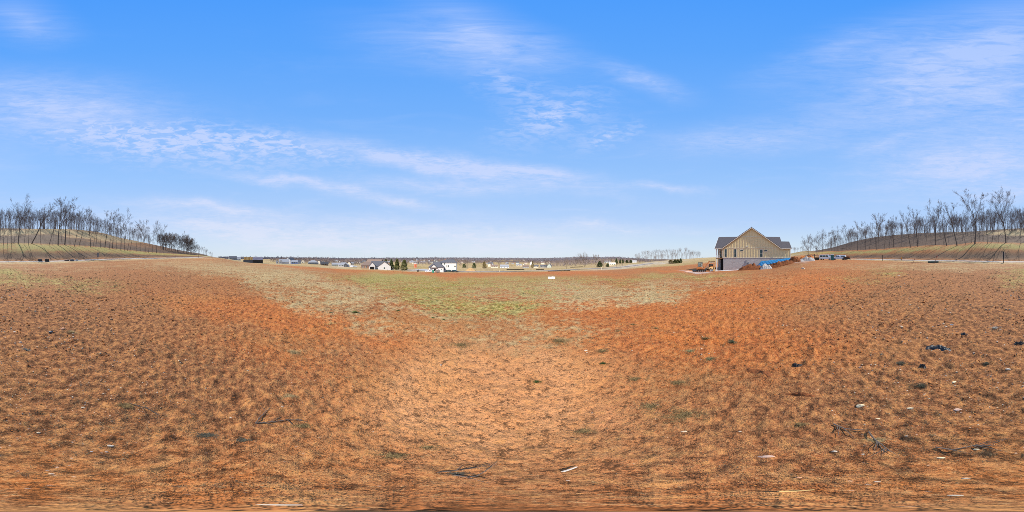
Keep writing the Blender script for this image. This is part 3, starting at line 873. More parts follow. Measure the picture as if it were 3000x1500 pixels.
# lights and meter box
l = MB().box(-1.45, -1.15, -.12, .03, 4.35, 4.42).box(-1.55, -1.4, -.2, -.02, 4.4, 4.6).box(-1.2, -1.02, -.2, -.02, 4.45, 4.66)
l.build('flood_light', m_white, house)
MB().box(-3.62, -3.5, -.04, .03, 4.2, 4.32).build('vent_cap', m_red, house)
mp = MB().box(-1.9, -1.25, -.10, .05, -1.5, -.45).box(-1.1, -.75, -.14, .05, -1.2, -.3).box(-1.7, -1.5, -.04, .05, -.45, .4)
mp.build('meter_box', m_metal, house)

# blue membrane over the foundation, leaning on the wall
HM = Matrix.Translation((hx, hy, 0)) @ Matrix.Rotation(-R(HA), 4, 'Z')


def hw(u, v, z): return HM @ Vector((u, v, z))


N, K = 60, 8
vs = []
for i in range(N):
    t = i / (N - 1)
    u_ = 2.0 + t * 10.15
    zt = np.interp(u_, [2.0, 2.9, 12.2], [-1.15, -.05, 1.02]); zb = np.interp(u_, [2.0, 3.0, 6, 12.2], [-1.3, -1.5, -.75, .55])
    for k in range(K):
        f = k / (K - 1)
        fold = .07 * math.sin(u_ * 7 + k) + .10 * (vnoise(np.array([u_ * 2.0]), np.array([k * .7]), 5)[0] - .5)
        p = hw(u_, -.16 - .55 * (1 - f) + fold * (1 - f * .8), zb + (zt - zb) * f)
        vs.append(tuple(p))
fs = np.array([[i * K + k, (i + 1) * K + k, (i + 1) * K + k + 1, i * K + k + 1] for i in range(N - 1) for k in range(K - 1)])
tp = fast_mesh('blue_tarp', np.array(vs), fs, m_blue, smooth=True)
so = tp.modifiers.new('thickness', 'SOLIDIFY'); so.thickness = .015
tag(tp, 'bright blue tarp sloping along the basement wall of the tan house', 'tarp')
o = MB().chain([pos(2104, 46.3) + Vector((0, 0, .06)), pos(2130, 46.3) + Vector((0, 0, .08)), pos(2156, 46.5) + Vector((0, 0, .12)), pos(2181, 47.0) + Vector((0, 0, .25))], [.09] * 4, 8).build('drain_pipe', m_white)
tag(o, 'long pale pipe lying on the dirt below the brick basement', 'pipe')


# ------------------------------------------------------------------ heaps of earth and gravel
def heap(name, label, px0, px1, r0, r1, hgt, wid, m, cat='dirt mound', seed=0, rough=.25, n=56, peak=.5, sink=.06):
    A, B = pos(px0, r0), pos(px1, r1)
    d = (B - A); L = math.hypot(d.x, d.y); ex = Vector((d.x, d.y, 0)).normalized(); ey = Vector((-ex.y, ex.x, 0))
    s, t = np.meshgrid(np.linspace(-.08, 1.08, n), np.linspace(-1.15, 1.15, max(14, int(n * .6))))
    X = A.x + ex.x * s * L + ey.x * t * wid / 2; Y = A.y + ex.y * s * L + ey.y * t * wid / 2
    sp = np.where(s < peak, s / (2 * peak), .5 + (s - peak) / (2 * (1 - peak)))
    prof = np.clip(np.sin(np.clip(sp, 0, 1) * PI), 0, 1) ** .55 * np.clip(1 - np.abs(t) ** 1.7, 0, 1)
    nz = fbm(X * 1.3, Y * 1.3, seed + 3, 5, .6) - .5
    lump = vnoise(X * 4, Y * 4, seed + 9)
    ed = np.clip(prof * 4, 0, 1)
    Z = H(X, Y) - sink + hgt * prof * (1 + nz * 1.3) + rough * (lump - .4) * ed * .6 + .08 * (vnoise(X * 11, Y * 11, seed) - .5) * ed - (1 - ed) * .12
    V = np.stack([X.ravel(), Y.ravel(), Z.ravel()], 1)
    nn, mm = s.shape
    F = np.array([[i * mm + j, i * mm + j + 1, (i + 1) * mm + j + 1, (i + 1) * mm + j] for i in range(nn - 1) for j in range(mm - 1)])
    c = V.mean(0); c[2] = V[:, 2].min()
    o = fast_mesh(name, V - c, F, m)
    o.location = c
    return tag(o, label, cat)


heap('dirt_mound', 'low dark red dirt mound in front of the meter box on the brick basement', 2162, 2236, 45.4, 45.6, 1.5, 3.2, m_mound, seed=1, peak=.62)
heap('dirt_mound', 'long ridge of turned brown clay below the blue tarp', 2248, 2326, 45.3, 47.5, 1.35, 3.2, m_mound, seed=5, rough=.35)
heap('dirt_mound', 'reddish rubble heap at the right corner of the tan house', 2310, 2346, 50.5, 50.5, 1.55, 3.5, m_mound, seed=8, rough=.5)
heap('rock_pile', 'white rock pile between the two dark dirt mounds', 2226, 2262, 44.7, 44.9, 1.25, 2.6, m_gravelh, 'rock pile', seed=11, rough=.6)
heap('gravel_heap', 'smooth grey gravel heap beside the black post', 2342, 2388, 56, 56, 1.35, 3.2, m_gravelh, 'gravel heap', seed=15, rough=.05)
heap('dirt_mound', 'bright orange clay heap behind the grey gravel heap, on the left', 2341, 2366, 59, 59, 1.75, 3, m_moundo, seed=19, rough=.5)
heap('dirt_mound', 'orange and tan clay heap behind the grey gravel heap, next to the black post', 2361, 2386, 59, 59, 1.75, 3, m_moundo, seed=23, rough=.3)
heap('rock_pile', 'small spill of white rocks in front of the grey gravel heap', 2336, 2356, 51, 51, .55, 2.0, m_gravelh, 'rock pile', seed=27, rough=.5)
heap('dirt_mound', 'broad tan dirt mound to the right of the tall white house', 1363, 1394, 137, 137, 2.3, 8, mat('tan_dirt', (.42, .26, .12), .95, .1, vary=.2), seed=31, rough=.1)


# ------------------------------------------------------------------ loose rocks on the heaps
def rock_bm(rad, seed, flat=.6, sub=2):
    import bmesh
    bm = bmesh.new(); bmesh.ops.create_icosphere(bm, subdivisions=sub, radius=1)
    rr = random.Random(seed); ph = [rr.uniform(0, 6) for _ in range(6)]
    for v in bm.verts:
        c = v.co
        k = 1 + .18 * math.sin(c.x * 3 + ph[0]) * math.cos(c.y * 2.6 + ph[1]) + .12 * math.sin(c.z * 4 + ph[2] + c.x * 2) + .08 * math.sin(c.y * 7 + ph[3])
        v.co = Vector((c.x * k, c.y * k * (.6 + .3 * rr.random() * 0 + .2), max(c.z, -.6) * k * flat)) * rad
    me = bpy.data.meshes.new('stone'); bm.to_mesh(me); bm.free()
    return me


# ------------------------------------------------------------------ vehicles
def wheel(parent, x, y, z, rad=.36, wd=.24):
    tw = MB()
    n = 18
    prof = [(rad * .62, -wd / 2), (rad * .93, -wd / 2), (rad, -wd / 2 + .04), (rad, wd / 2 - .04), (rad * .93, wd / 2), (rad * .62, wd / 2)]
    for k in range(n):
        a0, a1 = 2 * PI * k / n, 2 * PI * (k + 1) / n
        for (p, q) in zip(prof, prof[1:]):
            tw.poly([(x + p[0] * math.cos(a0), y + p[1], z + p[0] * math.sin(a0)), (x + q[0] * math.cos(a0), y + q[1], z + q[0] * math.sin(a0)),
                     (x + q[0] * math.cos(a1), y + q[1], z + q[0] * math.sin(a1)), (x + p[0] * math.cos(a1), y + p[1], z + p[0] * math.sin(a1))])
    o = tw.build('wheel', m_rubber, parent)
    MB().tube((x, y - wd * .38, z), (x, y + wd * .38, z), rad * .64, n=14).build('rim', m_metal, o)


def car_shell(parent, prof, hw_, paint, roof_z, belt_z, tuck=.16, name='body'):
    """side profile (x,z) swept across the width, narrowing above the belt line"""
    b = MB(); n = len(prof)
    K = [-1, -.9, 0, .9, 1]
    for kk in K:
        for (x, z) in prof:
            t = 0 if z <= belt_z else (z - belt_z) / max(roof_z - belt_z, .01)
            half = hw_ - tuck * t
            inset = .05 if abs(kk) == 1 else 0
            zz = z + (.03 * (1 - kk * kk) if z > belt_z else 0) - (inset if z > belt_z - .15 else 0) * .6
            b.v.append((x * (1 - .012 * abs(kk)), half * kk if abs(kk) < 1 else half * kk, zz))
    for a in range(len(K) - 1):
        for k in range(n):
            m = (k + 1) % n
            b.f.append((a * n + k, (a + 1) * n + k, (a + 1) * n + m, a * n + m))
    b.f.append(tuple(range(n))); b.f.append(tuple(range(5 * n - 1, 4 * n - 1, -1)))
    o = b.build(name, paint, parent)
    bv = o.modifiers.new('bevel', 'BEVEL'); bv.width = .05; bv.segments = 2; bv.limit_method = 'ANGLE'; bv.angle_limit = R(35)
    return o


def side_glass(parent, pts, hw_, belt, roof, tuck=.16, name='window'):
    for sg in (-1, 1):
        b = MB()
        q = []
        for (x, z) in pts:
            t = (z - belt) / (roof - belt)
            q.append((x, sg * (hw_ - tuck * t + .012), z))
        if sg > 0: q = q[::-1]
        i = len(b.v); b.v += q + [(p[0], p[1] - sg * .03, p[2]) for p in q]; n = len(q)
        b.f.append(tuple(range(n)))
        for k in range(n): b.f.append((k, n + k, n + (k + 1) % n, (k + 1) % n))
        b.build(name, m_glass, parent)


def quad_glass(parent, pts, name='windscreen', m=None):
    b = MB(); b.poly(pts); i = len(b.v)
    nrm = (Vector(pts[1]) - Vector(pts[0])).cross(Vector(pts[2]) - Vector(pts[0])).normalized() * .02
    b.poly([tuple(Vector(p) - nrm) for p in pts][::-1])
    return b.build(name, m or m_glass, parent)


def van(label, loc, rz, paint=None):
    t = thing('van', label, 'van', loc, rz); paint = paint or m_carwhite
    prof = [(-2.7, .45), (-2.75, 1.1), (-2.65, 2.0), (-2.45, 2.12), (1.0, 2.12), (1.35, 2.0), (2.05, 1.32), (2.75, 1.12), (2.85, .8), (2.8, .42)]
    car_shell(t, prof, 1.0, paint, 2.12, 1.2)
    side_glass(t, [(.35, 1.25), (1.55, 1.25), (1.15, 1.9), (.35, 1.9)], 1.0, 1.2, 2.12)
    side_glass(t, [(-.9, 1.25), (.2, 1.25), (.2, 1.88), (-.9, 1.88)], 1.0, 1.2, 2.12)
    side_glass(t, [(-2.3, 1.25), (-1.1, 1.25), (-1.1, 1.88), (-2.3, 1.88)], 1.0, 1.2, 2.12)
    quad_glass(t, [(2.02, -.84, 1.40), (2.02, .84, 1.40), (1.42, .76, 2.0), (1.42, -.76, 2.0)])
    MB().box(2.82, 2.88, -.55, .55, .72, .98).build('grille', m_black, t)
    MB().box(2.78, 2.92, -.98, .98, .42, .60).build('bumper', m_black, t)
    for s in (-1, 1):
        MB().box(2.80, 2.87, s * .78 - .16, s * .78 + .16, .76, .98).build('headlight', m_lens, t)
        MB().box(-2.79, -2.72, s * .88 - .08, s * .88 + .08, .9, 1.4).build('taillight', m_redlens, t)
        for x in (-1.75, 1.95): wheel(t, x, s * .88, .36)
    return t


def pickup(label, loc, rz, paint=None, shell=True):
    t = thing('pickup_truck', label, 'pickup truck', loc, rz); paint = paint or m_carwhite
    z = .5
    prof = [(-2.85, .5), (-2.9, 1.1), (-.55, 1.15), (-.5, 1.25), (-.4, 1.82), (.75, 1.84), (1.35, 1.22), (2.6, 1.08), (2.75, .85), (2.72, .48)]
    car_shell(t, prof, .97, paint, 1.84, 1.2)
    side_glass(t, [(-.33, 1.26), (.42, 1.26), (.42, 1.72), (-.25, 1.72)], .97, 1.2, 1.84)
    side_glass(t, [(.48, 1.26), (1.15, 1.26), (.78, 1.72), (.48, 1.72)], .97, 1.2, 1.84)
    quad_glass(t, [(1.30, -.8, 1.30), (1.30, .8, 1.30), (.86, .72, 1.76), (.86, -.72, 1.76)])
    if shell:
        car_shell(t, [(-2.86, 1.12), (-2.8, 1.75), (-2.6, 1.82), (-.62, 1.82), (-.58, 1.12)], .95, paint, 1.82, 1.15, .14, 'camper_shell')
        side_glass(t, [(-2.5, 1.28), (-.85, 1.28), (-.9, 1.68), (-2.4, 1.68)], .95, 1.15, 1.82, .14)
    for s in (-1, 1):
        MB().box(2.68, 2.77, s * .76 - .15, s * .76 + .15, .78, 1.0).build('headlight', m_lens, t)
        MB().box(-2.94, -2.87, s * .87 - .08, s * .87 + .08, .75, 1.1).build('taillight', m_redlens, t)
        for x in (-1.8, 1.85): wheel(t, x, s * .86, .37)
    MB().box(2.70, 2.8, -.9, .9, .45, .62).build('bumper', m_metal, t)
    return t


def suv(label, loc, rz, paint, cat='suv'):
    t = thing('suv', label, cat, loc, rz)
    prof = [(-2.3, .45), (-2.38, 1.05), (-2.15, 1.65), (-1.9, 1.74), (.35, 1.76), (1.05, 1.14), (2.2, .98), (2.35, .75), (2.3, .42)]
    car_shell(t, prof, .95, paint, 1.76, 1.08)
    side_glass(t, [(-.1, 1.14), (.85, 1.14), (.3, 1.62), (-.1, 1.62)], .95, 1.08, 1.76)
    side_glass(t, [(-1.1, 1.14), (-.2, 1.14), (-.2, 1.62), (-1.1, 1.62)], .95, 1.08, 1.76)
    side_glass(t, [(-2.05, 1.14), (-1.2, 1.14), (-1.2, 1.62), (-1.9, 1.6)], .95, 1.08, 1.76)
    quad_glass(t, [(.98, -.78, 1.22), (.98, .78, 1.22), (.46, .7, 1.68), (.46, -.7, 1.68)])
    quad_glass(t, [(-2.36, .72, 1.2), (-2.36, -.72, 1.2), (-2.22, -.66, 1.58), (-2.22, .66, 1.58)], 'rear_window')
    for s in (-1, 1):
        MB().box(2.30, 2.37, s * .72 - .16, s * .72 + .16, .7, .88).build('headlight', m_lens, t)
        MB().box(-2.42, -2.35, s * .82 - .1, s * .82 + .1, .85, 1.1).build('taillight', m_redlens, t)
        for x in (-1.4, 1.45): wheel(t, x, s * .84, .35)
    return t


def facing(px, turn=0.0):
    """heading so that local +X points to the right as seen from the plot's middle, turned by degrees"""
    return -R(AZ(px)) + R(turn)


van('white van with dark side windows parked between the dark dumpster and the teal portable toilet', pos(2420, 66), facing(2420, -28))
pickup('white pickup with a camper shell parked to the right of the teal portable toilet', pos(2458, 66), facing(2458, 168))
pickup('white pickup parked in front of the open garage of the tall white house', pos(1257, 116), facing(1257, 8), shell=False)
suv('silver car parked alone on the pale drive left of the white ranch house', pos(1040, 190), facing(1040, -15), mat('silver_car_paint', (.42, .43, .46), .25, .5, coat=.6), 'car')
van('white van parked behind the silver car on the pale drive', pos(1033, 198), facing(1033, -12))
suv('black suv parked right of the tall white house', pos(1333, 117), facing(1333, 12), m_cardark)
suv('grey green suv parked against the right end of the tall white house', pos(1317, 121), facing(1317, 20), m_cargreen)


def toilet(label, loc, rz, m):
    t = thing('portable_toilet', label, 'portable toilet', loc, rz)
    MB().box(-.55, .55, -.55, .55, .12, 2.05).build('cabin', m, t, bevel=.04)
    MB().box(-.58, .58, -.58, .58, 0, .12).build('skid', m_black, t)
    MB().box(-.42, .42, -.58, -.55, .2, 1.95).build('door', m, t, bevel=.01)
    MB().prism([(-.6, 2.05), (.6, 2.05), (.5, 2.22), (.25, 2.33), (-.25, 2.33), (-.5, 2.22)], 'y', -.6, .6).build('roof', m_white, t, bevel=.03)
    MB().tube((.4, .45, 2.1), (.4, .45, 2.5), .05).build('vent_pipe', m_black, t)
    for s in (-1, 1): MB().box(s * .5 - .03, s * .5 + .03, -.565, -.55, 1.75, 1.95).build('vent_grille', m_black, t)
    return t


toilet('dark teal portable toilet with white roof standing between the white van and the white pickup', pos(2438, 60.5), facing(2438, 6), m_teal)
toilet('green portable toilet beside the box trailer in front of the tall white house', pos(1269, 108), facing(1269, -8), m_green)

# box trailer by the tall white house
t = thing('box_trailer', 'grey brown box trailer beside the green portable toilet', 'trailer', pos(1282, 108.5), facing(1282, 4))
MB().box(-1.5, 1.5, -.9, .9, .55, 2.0).build('cargo_box', mat('weathered_box', (.20, .18, .16), .8, .3, vary=.25), t, bevel=.03)
for k in range(5): MB().box(-1.2 + k * .6, -1.15 + k * .6, -.93, -.9, .6, 1.95).build('rib', m_metal, t)
for s in (-1, 1): wheel(t, .1, s * .95, .33, .33, .2)
MB().tube((1.5, 0, .5), (2.6, 0, .48), .05).build('drawbar', m_metal, t)
MB().box(-1.5, 1.5, -.85, .85, .42, .54).build('trailer_frame', m_black, t)

# dark flat trailer behind the pickup, cart, dumpster, post
t = thing('utility_trailer', 'dark utility trailer with mesh sides behind the white pickup with the camper shell', 'trailer', pos(2476, 64.5), facing(2476, 25))
MB().box(-1.1, 1.1, -.75, .75, .5, .6).build('deck', m_black, t)
sd = MB()
for s in (-1, 1):
    sd.box(-1.1, 1.1, s * .75 - .02, s * .75 + .02, .6, 1.25)
sd.box(1.08, 1.12, -.75, .75, .6, 1.45).build('side_panel', m_darkwood, t)
for s in (-1, 1): wheel(t, -.1, s * .82, .33, .33, .2)
MB().tube((-1.1, 0, .5), (-2.0, 0, .45), .05).build('drawbar', m_metal, t)
t = thing('dirt_cart', 'small black two wheeled cart heaped with brown dirt, right of the dark trailer', 'cart', pos(2486, 62), facing(2486, 70))
MB().prism([(-.5, .4), (.5, .4), (.65, .85), (-.65, .85)], 'y', -.55, .55).build('tub', m_black, t)
MB().prism([(-.6, .85), (.6, .85), (.45, 1.15), (.1, 1.42), (-.2, 1.36), (-.5, 1.1)], 'y', -.48, .48).build('load', m_mound, t, bevel=.08)
for s in (-1, 1): wheel(t, 0, s * .62, .32, .32, .16)
MB().tube((.5, 0, .4), (1.3, 0, .3), .04).build('handle', m_metal, t)
t = thing('dumpster', 'low black green dumpster between the gravel heap and the white van', 'dumpster', pos(2394, 62), facing(2394, -4))
MB().prism([(-.75, .08), (.75, .08), (.85, 1.0), (-.85, 1.0)], 'y', -.55, .55).build('bin', mat('dark_green_steel', (.012, .03, .022), .6, .4), t)
MB().box(-.9, .9, -.6, .6, 1.0, 1.06).build('lid', m_black, t)
for k in range(3): MB().box(-.5 + k * .5 - .03, -.5 + k * .5 + .03, -.62, -.55, .1, 1.0).build('rib', m_black, t)

# ------------------------------------------------------------------ excavator
e0 = pos(2055, 45.2)
t = thing('excavator', 'small orange excavator left of the tan house, bucket lowered near the basement door', 'excavator', (e0.x, e0.y, e0.z), facing(2055, 0))
for s in (-1, 1):
    tr = [(-1.25, .25), (-1.05, .06), (1.05, .06), (1.25, .25), (1.25, .38), (1.05, .55), (-1.05, .55), (-1.25, .38)]
    tk = MB().prism(tr, 'y', s * .75 - .18, s * .75 + .18).build('track', m_rubber, t)
    for k in range(4): MB().tube((-.75 + k * .5, s * .75 - .2, .28), (-.75 + k * .5, s * .75 + .2, .28), .14, n=12).build('roller', m_metal, tk)
    for k in range(14):
        a = -1.05 + k * .16
        MB().box(a, a + .07, s * .75 - .19, s * .75 + .19, .02, .06).build('track_pad', m_rubber, tk)
MB().box(-.9, .9, -.6, .6, .35, .6).build('undercarriage', m_black, t)
MB().box(-2.5, -1.35, -.8, .8, .08, .42).build('blade', m_black, t)
for s in (-1, 1): MB().box(-1.6, -.8, s * .4 - .05, s * .4 + .05, .25, .4).build('blade_arm', m_black, t)
MB().prism([(-1.35, .68), (.75, .68), (.85, 1.0), (.3, 1.1), (.2, 1.35), (-.6, 1.42), (-1.2, 1.35), (-1.42, 1.05)], 'y', -.78, .78).build('engine_cover', m_orange, t, bevel=.07)
MB().box(-1.0, .6, -.79, -.77, .78, .92).build('side_stripe', m_black, t)
cabp = [(-.95, 1.36), (-.98, 2.45), (-.85, 2.55), (.25, 2.55), (.38, 2.42), (.50, 1.1), (.2, 1.05), (.15, 1.36)]
fr = MB()
for s in (-1, 1):
    y = -.1 + s * .62
    for (a, b) in zip(cabp[:6], cabp[1:6]): fr.obox(((a[0] + b[0]) / 2, y, (a[1] + b[1]) / 2), (math.hypot(b[0] - a[0], b[1] - a[1]) + .06, .08, .09), (0, -math.atan2(b[1] - a[1], b[0] - a[0]), 0))
    fr.obox((-.3, y, 1.9), (.07, .07, 1.3))
fr.box(-.95, .3, -.72, .52, 2.5, 2.6)
fr.box(-.98, .0, -.68, .48, 1.36, 1.42)
fr.build('cab', m_black, t)
gl = MB().box(-.9, -.36, -.735, -.725, 1.5, 2.45)
m_cabglass = bpy.data.materials.new('cab_glass'); m_cabglass.use_nodes = True
_b = m_cabglass.node_tree.nodes['Principled BSDF']; _b.inputs['Transmission Weight'].default_value = .85; _b.inputs['Base Color'].default_value = (.75, .85, .82, 1); _b.inputs['Roughness'].default_value = .05; _b.inputs['IOR'].default_value = 1.1
gl.build('cab_window', m_cabglass, t)
for _q in ((-.24, .30, -.735, -.725, 1.25, 2.45), (-.9, .28, .525, .535, 1.5, 2.45)): MB().box(*_q).build('cab_window', m_cabglass, t)
MB().box(-.75, -.35, -.35, .15, 1.42, 1.55).box(-.8, -.7, -.35, .15, 1.5, 2.1).build('seat', m_black, t)


def beam(mb, pts, w0, yc=0.0, wy=.16):
    for (a, b, c) in zip(pts, pts[1:], w0):
        L = math.hypot(b[0] - a[0], b[1] - a[1])
        mb.obox(((a[0] + b[0]) / 2, yc, (a[1] + b[1]) / 2), (L + c * .6, wy, c), (0, -math.atan2(b[1] - a[1], b[0] - a[0]), 0))
    return mb


beam(MB(), [(.85, .95), (1.45, 1.9), (2.05, 2.78), (2.25, 2.9)], [.28, .26, .22], .25).build('boom', m_orange, t, bevel=.02)
beam(MB(), [(1.0, .85), (1.9, 2.1)], [.11], .25, .11).build('boom_cylinder', m_metal, t)
beam(MB(), [(2.1, 2.95), (3.9, 2.82)], [.17], .25).build('stick', m_darkwood, t, bevel=.02)
beam(MB(), [(2.3, 2.62), (3.7, 2.35)], [.11], .25, .1).build('stick_cylinder', m_metal, t)
beam(MB(), [(3.9, 2.85), (4.05, 2.2), (3.75, 1.4), (3.45, .6)], [.26, .22, .2], .25).build('dipper', m_yellow, t, bevel=.02)
MB().prism([(3.1, .18), (3.75, .12), (3.95, .7), (3.6, .95), (3.35, .62)], 'y', -.15, .65).build('bucket', m_yellow, t, bevel=.02)
bt = MB()
for k in range(5): bt.obox((3.05, -.08 + k * .17, .18), (.2, .06, .05))
bt.build('bucket_teeth', m_metal, t)
# second orange-yellow machine half seen behind it
e1 = pos(2083, 52)
t = thing('skid_steer', 'half hidden orange skid steer loader behind the arm of the excavator', 'loader', e1, facing(2083, 35))
MB().box(-1.1, .9, -.7, .7, .4, 1.15).build('body', m_yellow, t, bevel=.06)
MB().box(-.5, .5, -.55, .55, 1.15, 2.0).build('cage', m_black, t, bevel=.03)
for s in (-1, 1):
    beam(MB(), [(-1.0, 1.5), (.9, 1.1), (1.5, .5)], [.16, .14], s * .72, .1).build('lift_arm', m_orange, t)
    for x in (-.65, .55): wheel(t, x, s * .8, .38, .38, .26)
MB().prism([(1.4, .1), (2.1, .1), (2.0, .2), (1.6, .7), (1.4, .7)], 'y', -.8, .8).build('bucket', m_red, t)
heap('dirt_mound', 'small pink and white rubble pile between the excavator and the basement door', 2078, 2104, 46.5, 46.8, .45, 1.8, m_gravelh, seed=61, rough=.5)
heap('dirt_mound', 'low streak of pink dirt just left of the excavator tracks', 2004, 2032, 45, 45, .25, 1.6, mat('pink_dirt', (.55, .36, .27), .95, .1, vary=.2), seed=62, rough=.2)

# ------------------------------------------------------------------ bare trees
def perp(d):
    u = d.orthogonal().normalized()
    return u, d.cross(u)


class Tree:
    """limbs grown branch by branch; coarse wood and fine twigs kept as two meshes"""
    def __init__(s, seed, Ht=18.0, clear=.42, spread=1.0, lean=(0, 0), lv=4, forks=2, dens=1.0, trunk=.22, up=.35):
        s.r = random.Random(seed); s.A = MB(); s.B = MB(); s.lv = lv; s.up = up; s.dens = dens; s.Ht = Ht
        s.spread = spread
        base = Vector((0, 0, -.4)); d = Vector((lean[0], lean[1], 1)).normalized()
        L = Ht * (clear + .12)
        pts, rad = s.walk(base, d, L, trunk, trunk * .62, 7, .035)
        s.A.chain(pts, rad, 7)
        end = pts[-1]; de = (pts[-1] - pts[-2]).normalized()
        a0 = s.r.uniform(0, 2 * PI)
        rest = Ht * (1 - clear - .12)
        for k in range(forks):
            ang = R(s.r.uniform(12, 30) * spread) if forks > 1 else R(4)
            s.limb(end, s.turn(de, ang, a0 + 2 * PI * k / forks), rest * s.r.uniform(.8, 1.02), rad[-1] * .8, 1)
        for k in range(int(3 * dens) + 1):
            t = s.r.uniform(clear * .8 / (clear + .12), .95); i = t * (len(pts) - 1); j = int(i)
            p = pts[j].lerp(pts[min(j + 1, len(pts) - 1)], i - j)
            s.limb(p, s.turn(de, R(s.r.uniform(35, 60) * spread), s.r.uniform(0, 2 * PI)), rest * s.r.uniform(.35, .7), rad[-1] * .5, 2)
    def turn(s, d, ang, az_):
        u, v = perp(d)
        return (d * math.cos(ang) + (u * math.cos(az_) + v * math.sin(az_)) * math.sin(ang)).normalized()
    def walk(s, p, d, L, r0, r1, n, wob, up=0.0):
        pts = [p.copy()]; rad = [r0]
        for k in range(n):
            d = (d + Vector((s.r.gauss(0, wob), s.r.gauss(0, wob), s.r.gauss(0, wob * .5) + up / n))).normalized()
            p = p + d * (L / n); pts.append(p.copy()); rad.append(r0 + (r1 - r0) * (k + 1) / n)
        return pts, rad
    def limb(s, p, d, L, r0, lv):
        r0 = max(r0 * (.92 if lv == 1 else 1), .014 if lv <= 3 else .010)
        n = {1: 6, 2: 5, 3: 3}.get(lv, 2)
        pts, rad = s.walk(p, d, L, r0, max(r0 * .25, .009), n, {1: .075, 2: .10, 3: .13}.get(lv, .16), s.up)
        (s.A if lv <= 2 else s.B).chain(pts, rad, {1: 5, 2: 4}.get(lv, 3)) if lv <= 2 else s.thin(pts, rad)
        if lv >= s.lv: return
        nc = int(round({1: 8, 2: 7, 3: 6}.get(lv, 3) * s.dens))
        for k in range(nc):
            t = s.r.uniform(.22, 1.0) if k else 1.0
            i = t * (len(pts) - 1); j = min(int(i), len(pts) - 2)
            q = pts[j].lerp(pts[j + 1], i - j); de = (pts[j + 1] - pts[j]).normalized()
            s.limb(q, s.turn(de, R(s.r.uniform(20, 48)), s.r.uniform(0, 2 * PI)), L * s.r.uniform(.30, .55) * (1.15 - .45 * t), r0 * (.55 - .25 * t), lv + 1)
    def thin(s, pts, rad):
        for a in range(len(pts) - 1):
            s.B.tube(pts[a], pts[a + 1], rad[a], rad[a + 1], 3, cap=False)


def tree_mesh(kind, seed, **kw):
    t = Tree(seed, **kw)
    a = t.A.mesh(kind + '_trunk'); a.materials.append(m_bark)
    b = t.B.mesh(kind + '_twigs'); b.materials.append(m_twig)
    return a, b, kw.get('Ht', 18.0)


BIG = [tree_mesh('big', 10 + i, Ht=18, clear=c, spread=sp, forks=f, dens=dn * .98, trunk=.22, lean=ln, lv=5)
       for i, (c, sp, f, dn, ln) in enumerate([(.40, 1.1, 3, 1.0, (0, 0)), (.34, 1.25, 3, 1.05, (.06, 0)), (.46, .9, 2, 1.0, (0, .05)), (.30, 1.3, 3, 1.1, (0, 0)), (.44, 1.0, 2, .9, (-.05, .02))])]
SLIM = [tree_mesh('slim', 40 + i, Ht=16, clear=c, spread=sp, forks=f, dens=dn * 1.1, trunk=.125, lean=ln, lv=5)
        for i, (c, sp, f, dn, ln) in enumerate([(.50, .75, 2, .8, (.03, 0)), (.56, .7, 2, .75, (-.04, .02)), (.44, .85, 2, .85, (0, 0)), (.58, .6, 2, .7, (.08, 0)), (.40, .8, 3, .8, (-.08, 0))])]
BUSHY = [tree_mesh('bushy', 70 + i, Ht=12, clear=.22, spread=1.35, forks=4, dens=1.1, trunk=.17, up=.5) for i in range(4)]


def far_tree(seed, Ht=14, clear=.45, spread=.9, lv=3):
    t = Tree(seed, Ht=Ht, clear=clear, spread=spread, forks=3, dens=1.15, trunk=.135, lv=lv)
    i = len(t.A.v); t.A.v += t.B.v; t.A.f += [tuple(k + i for k in f) for f in t.B.f]
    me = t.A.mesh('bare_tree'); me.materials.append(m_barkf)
    return me, Ht


FAR = [far_tree(100 + i, clear=c, spread=sp) for i, (c, sp) in enumerate([(.5, .8), (.45, 1.0), (.55, .8), (.4, 1.1), (.5, .9), (.35, 1.2)])]


def lite_tree(seed, Ht=14, clear=.45, spread=.9, forks=3, dens=.5, up=.35, trunk=.15):
    """the same growth with three sided limbs, for trees that are joined into a mass"""
    t = Tree.__new__(Tree); old = MB.tube
    MB.tube = lambda s, p, q, r0, r1=None, n=8, cap=True: old(s, p, q, r0 * 1.15, (r1 if r1 is not None else r0) * 1.15, 3, False)
    try: Tree.__init__(t, seed, Ht=Ht, clear=clear, spread=spread, forks=forks, dens=dens, trunk=trunk, lv=3, up=up)
    finally: MB.tube = old
    i = len(t.A.v); t.A.v += t.B.v; t.A.f += [tuple(k + i for k in f) for f in t.B.f]
    return t.A.mesh('lite_tree_%d' % seed), Ht


LITE = [lite_tree(200 + i, clear=c, spread=sp) for i, (c, sp) in enumerate([(.5, .8), (.45, 1.0), (.55, .8), (.4, 1.1), (.5, .9), (.35, 1.2)])]
LROUND = [lite_tree(220 + i, Ht=12, clear=.2, spread=1.35, forks=4, dens=.5, up=.5) for i in range(3)]
SCRUB = [lite_tree(230 + i, Ht=6, clear=.08, spread=1.4, forks=3, dens=.3, trunk=.06) for i in range(4)]


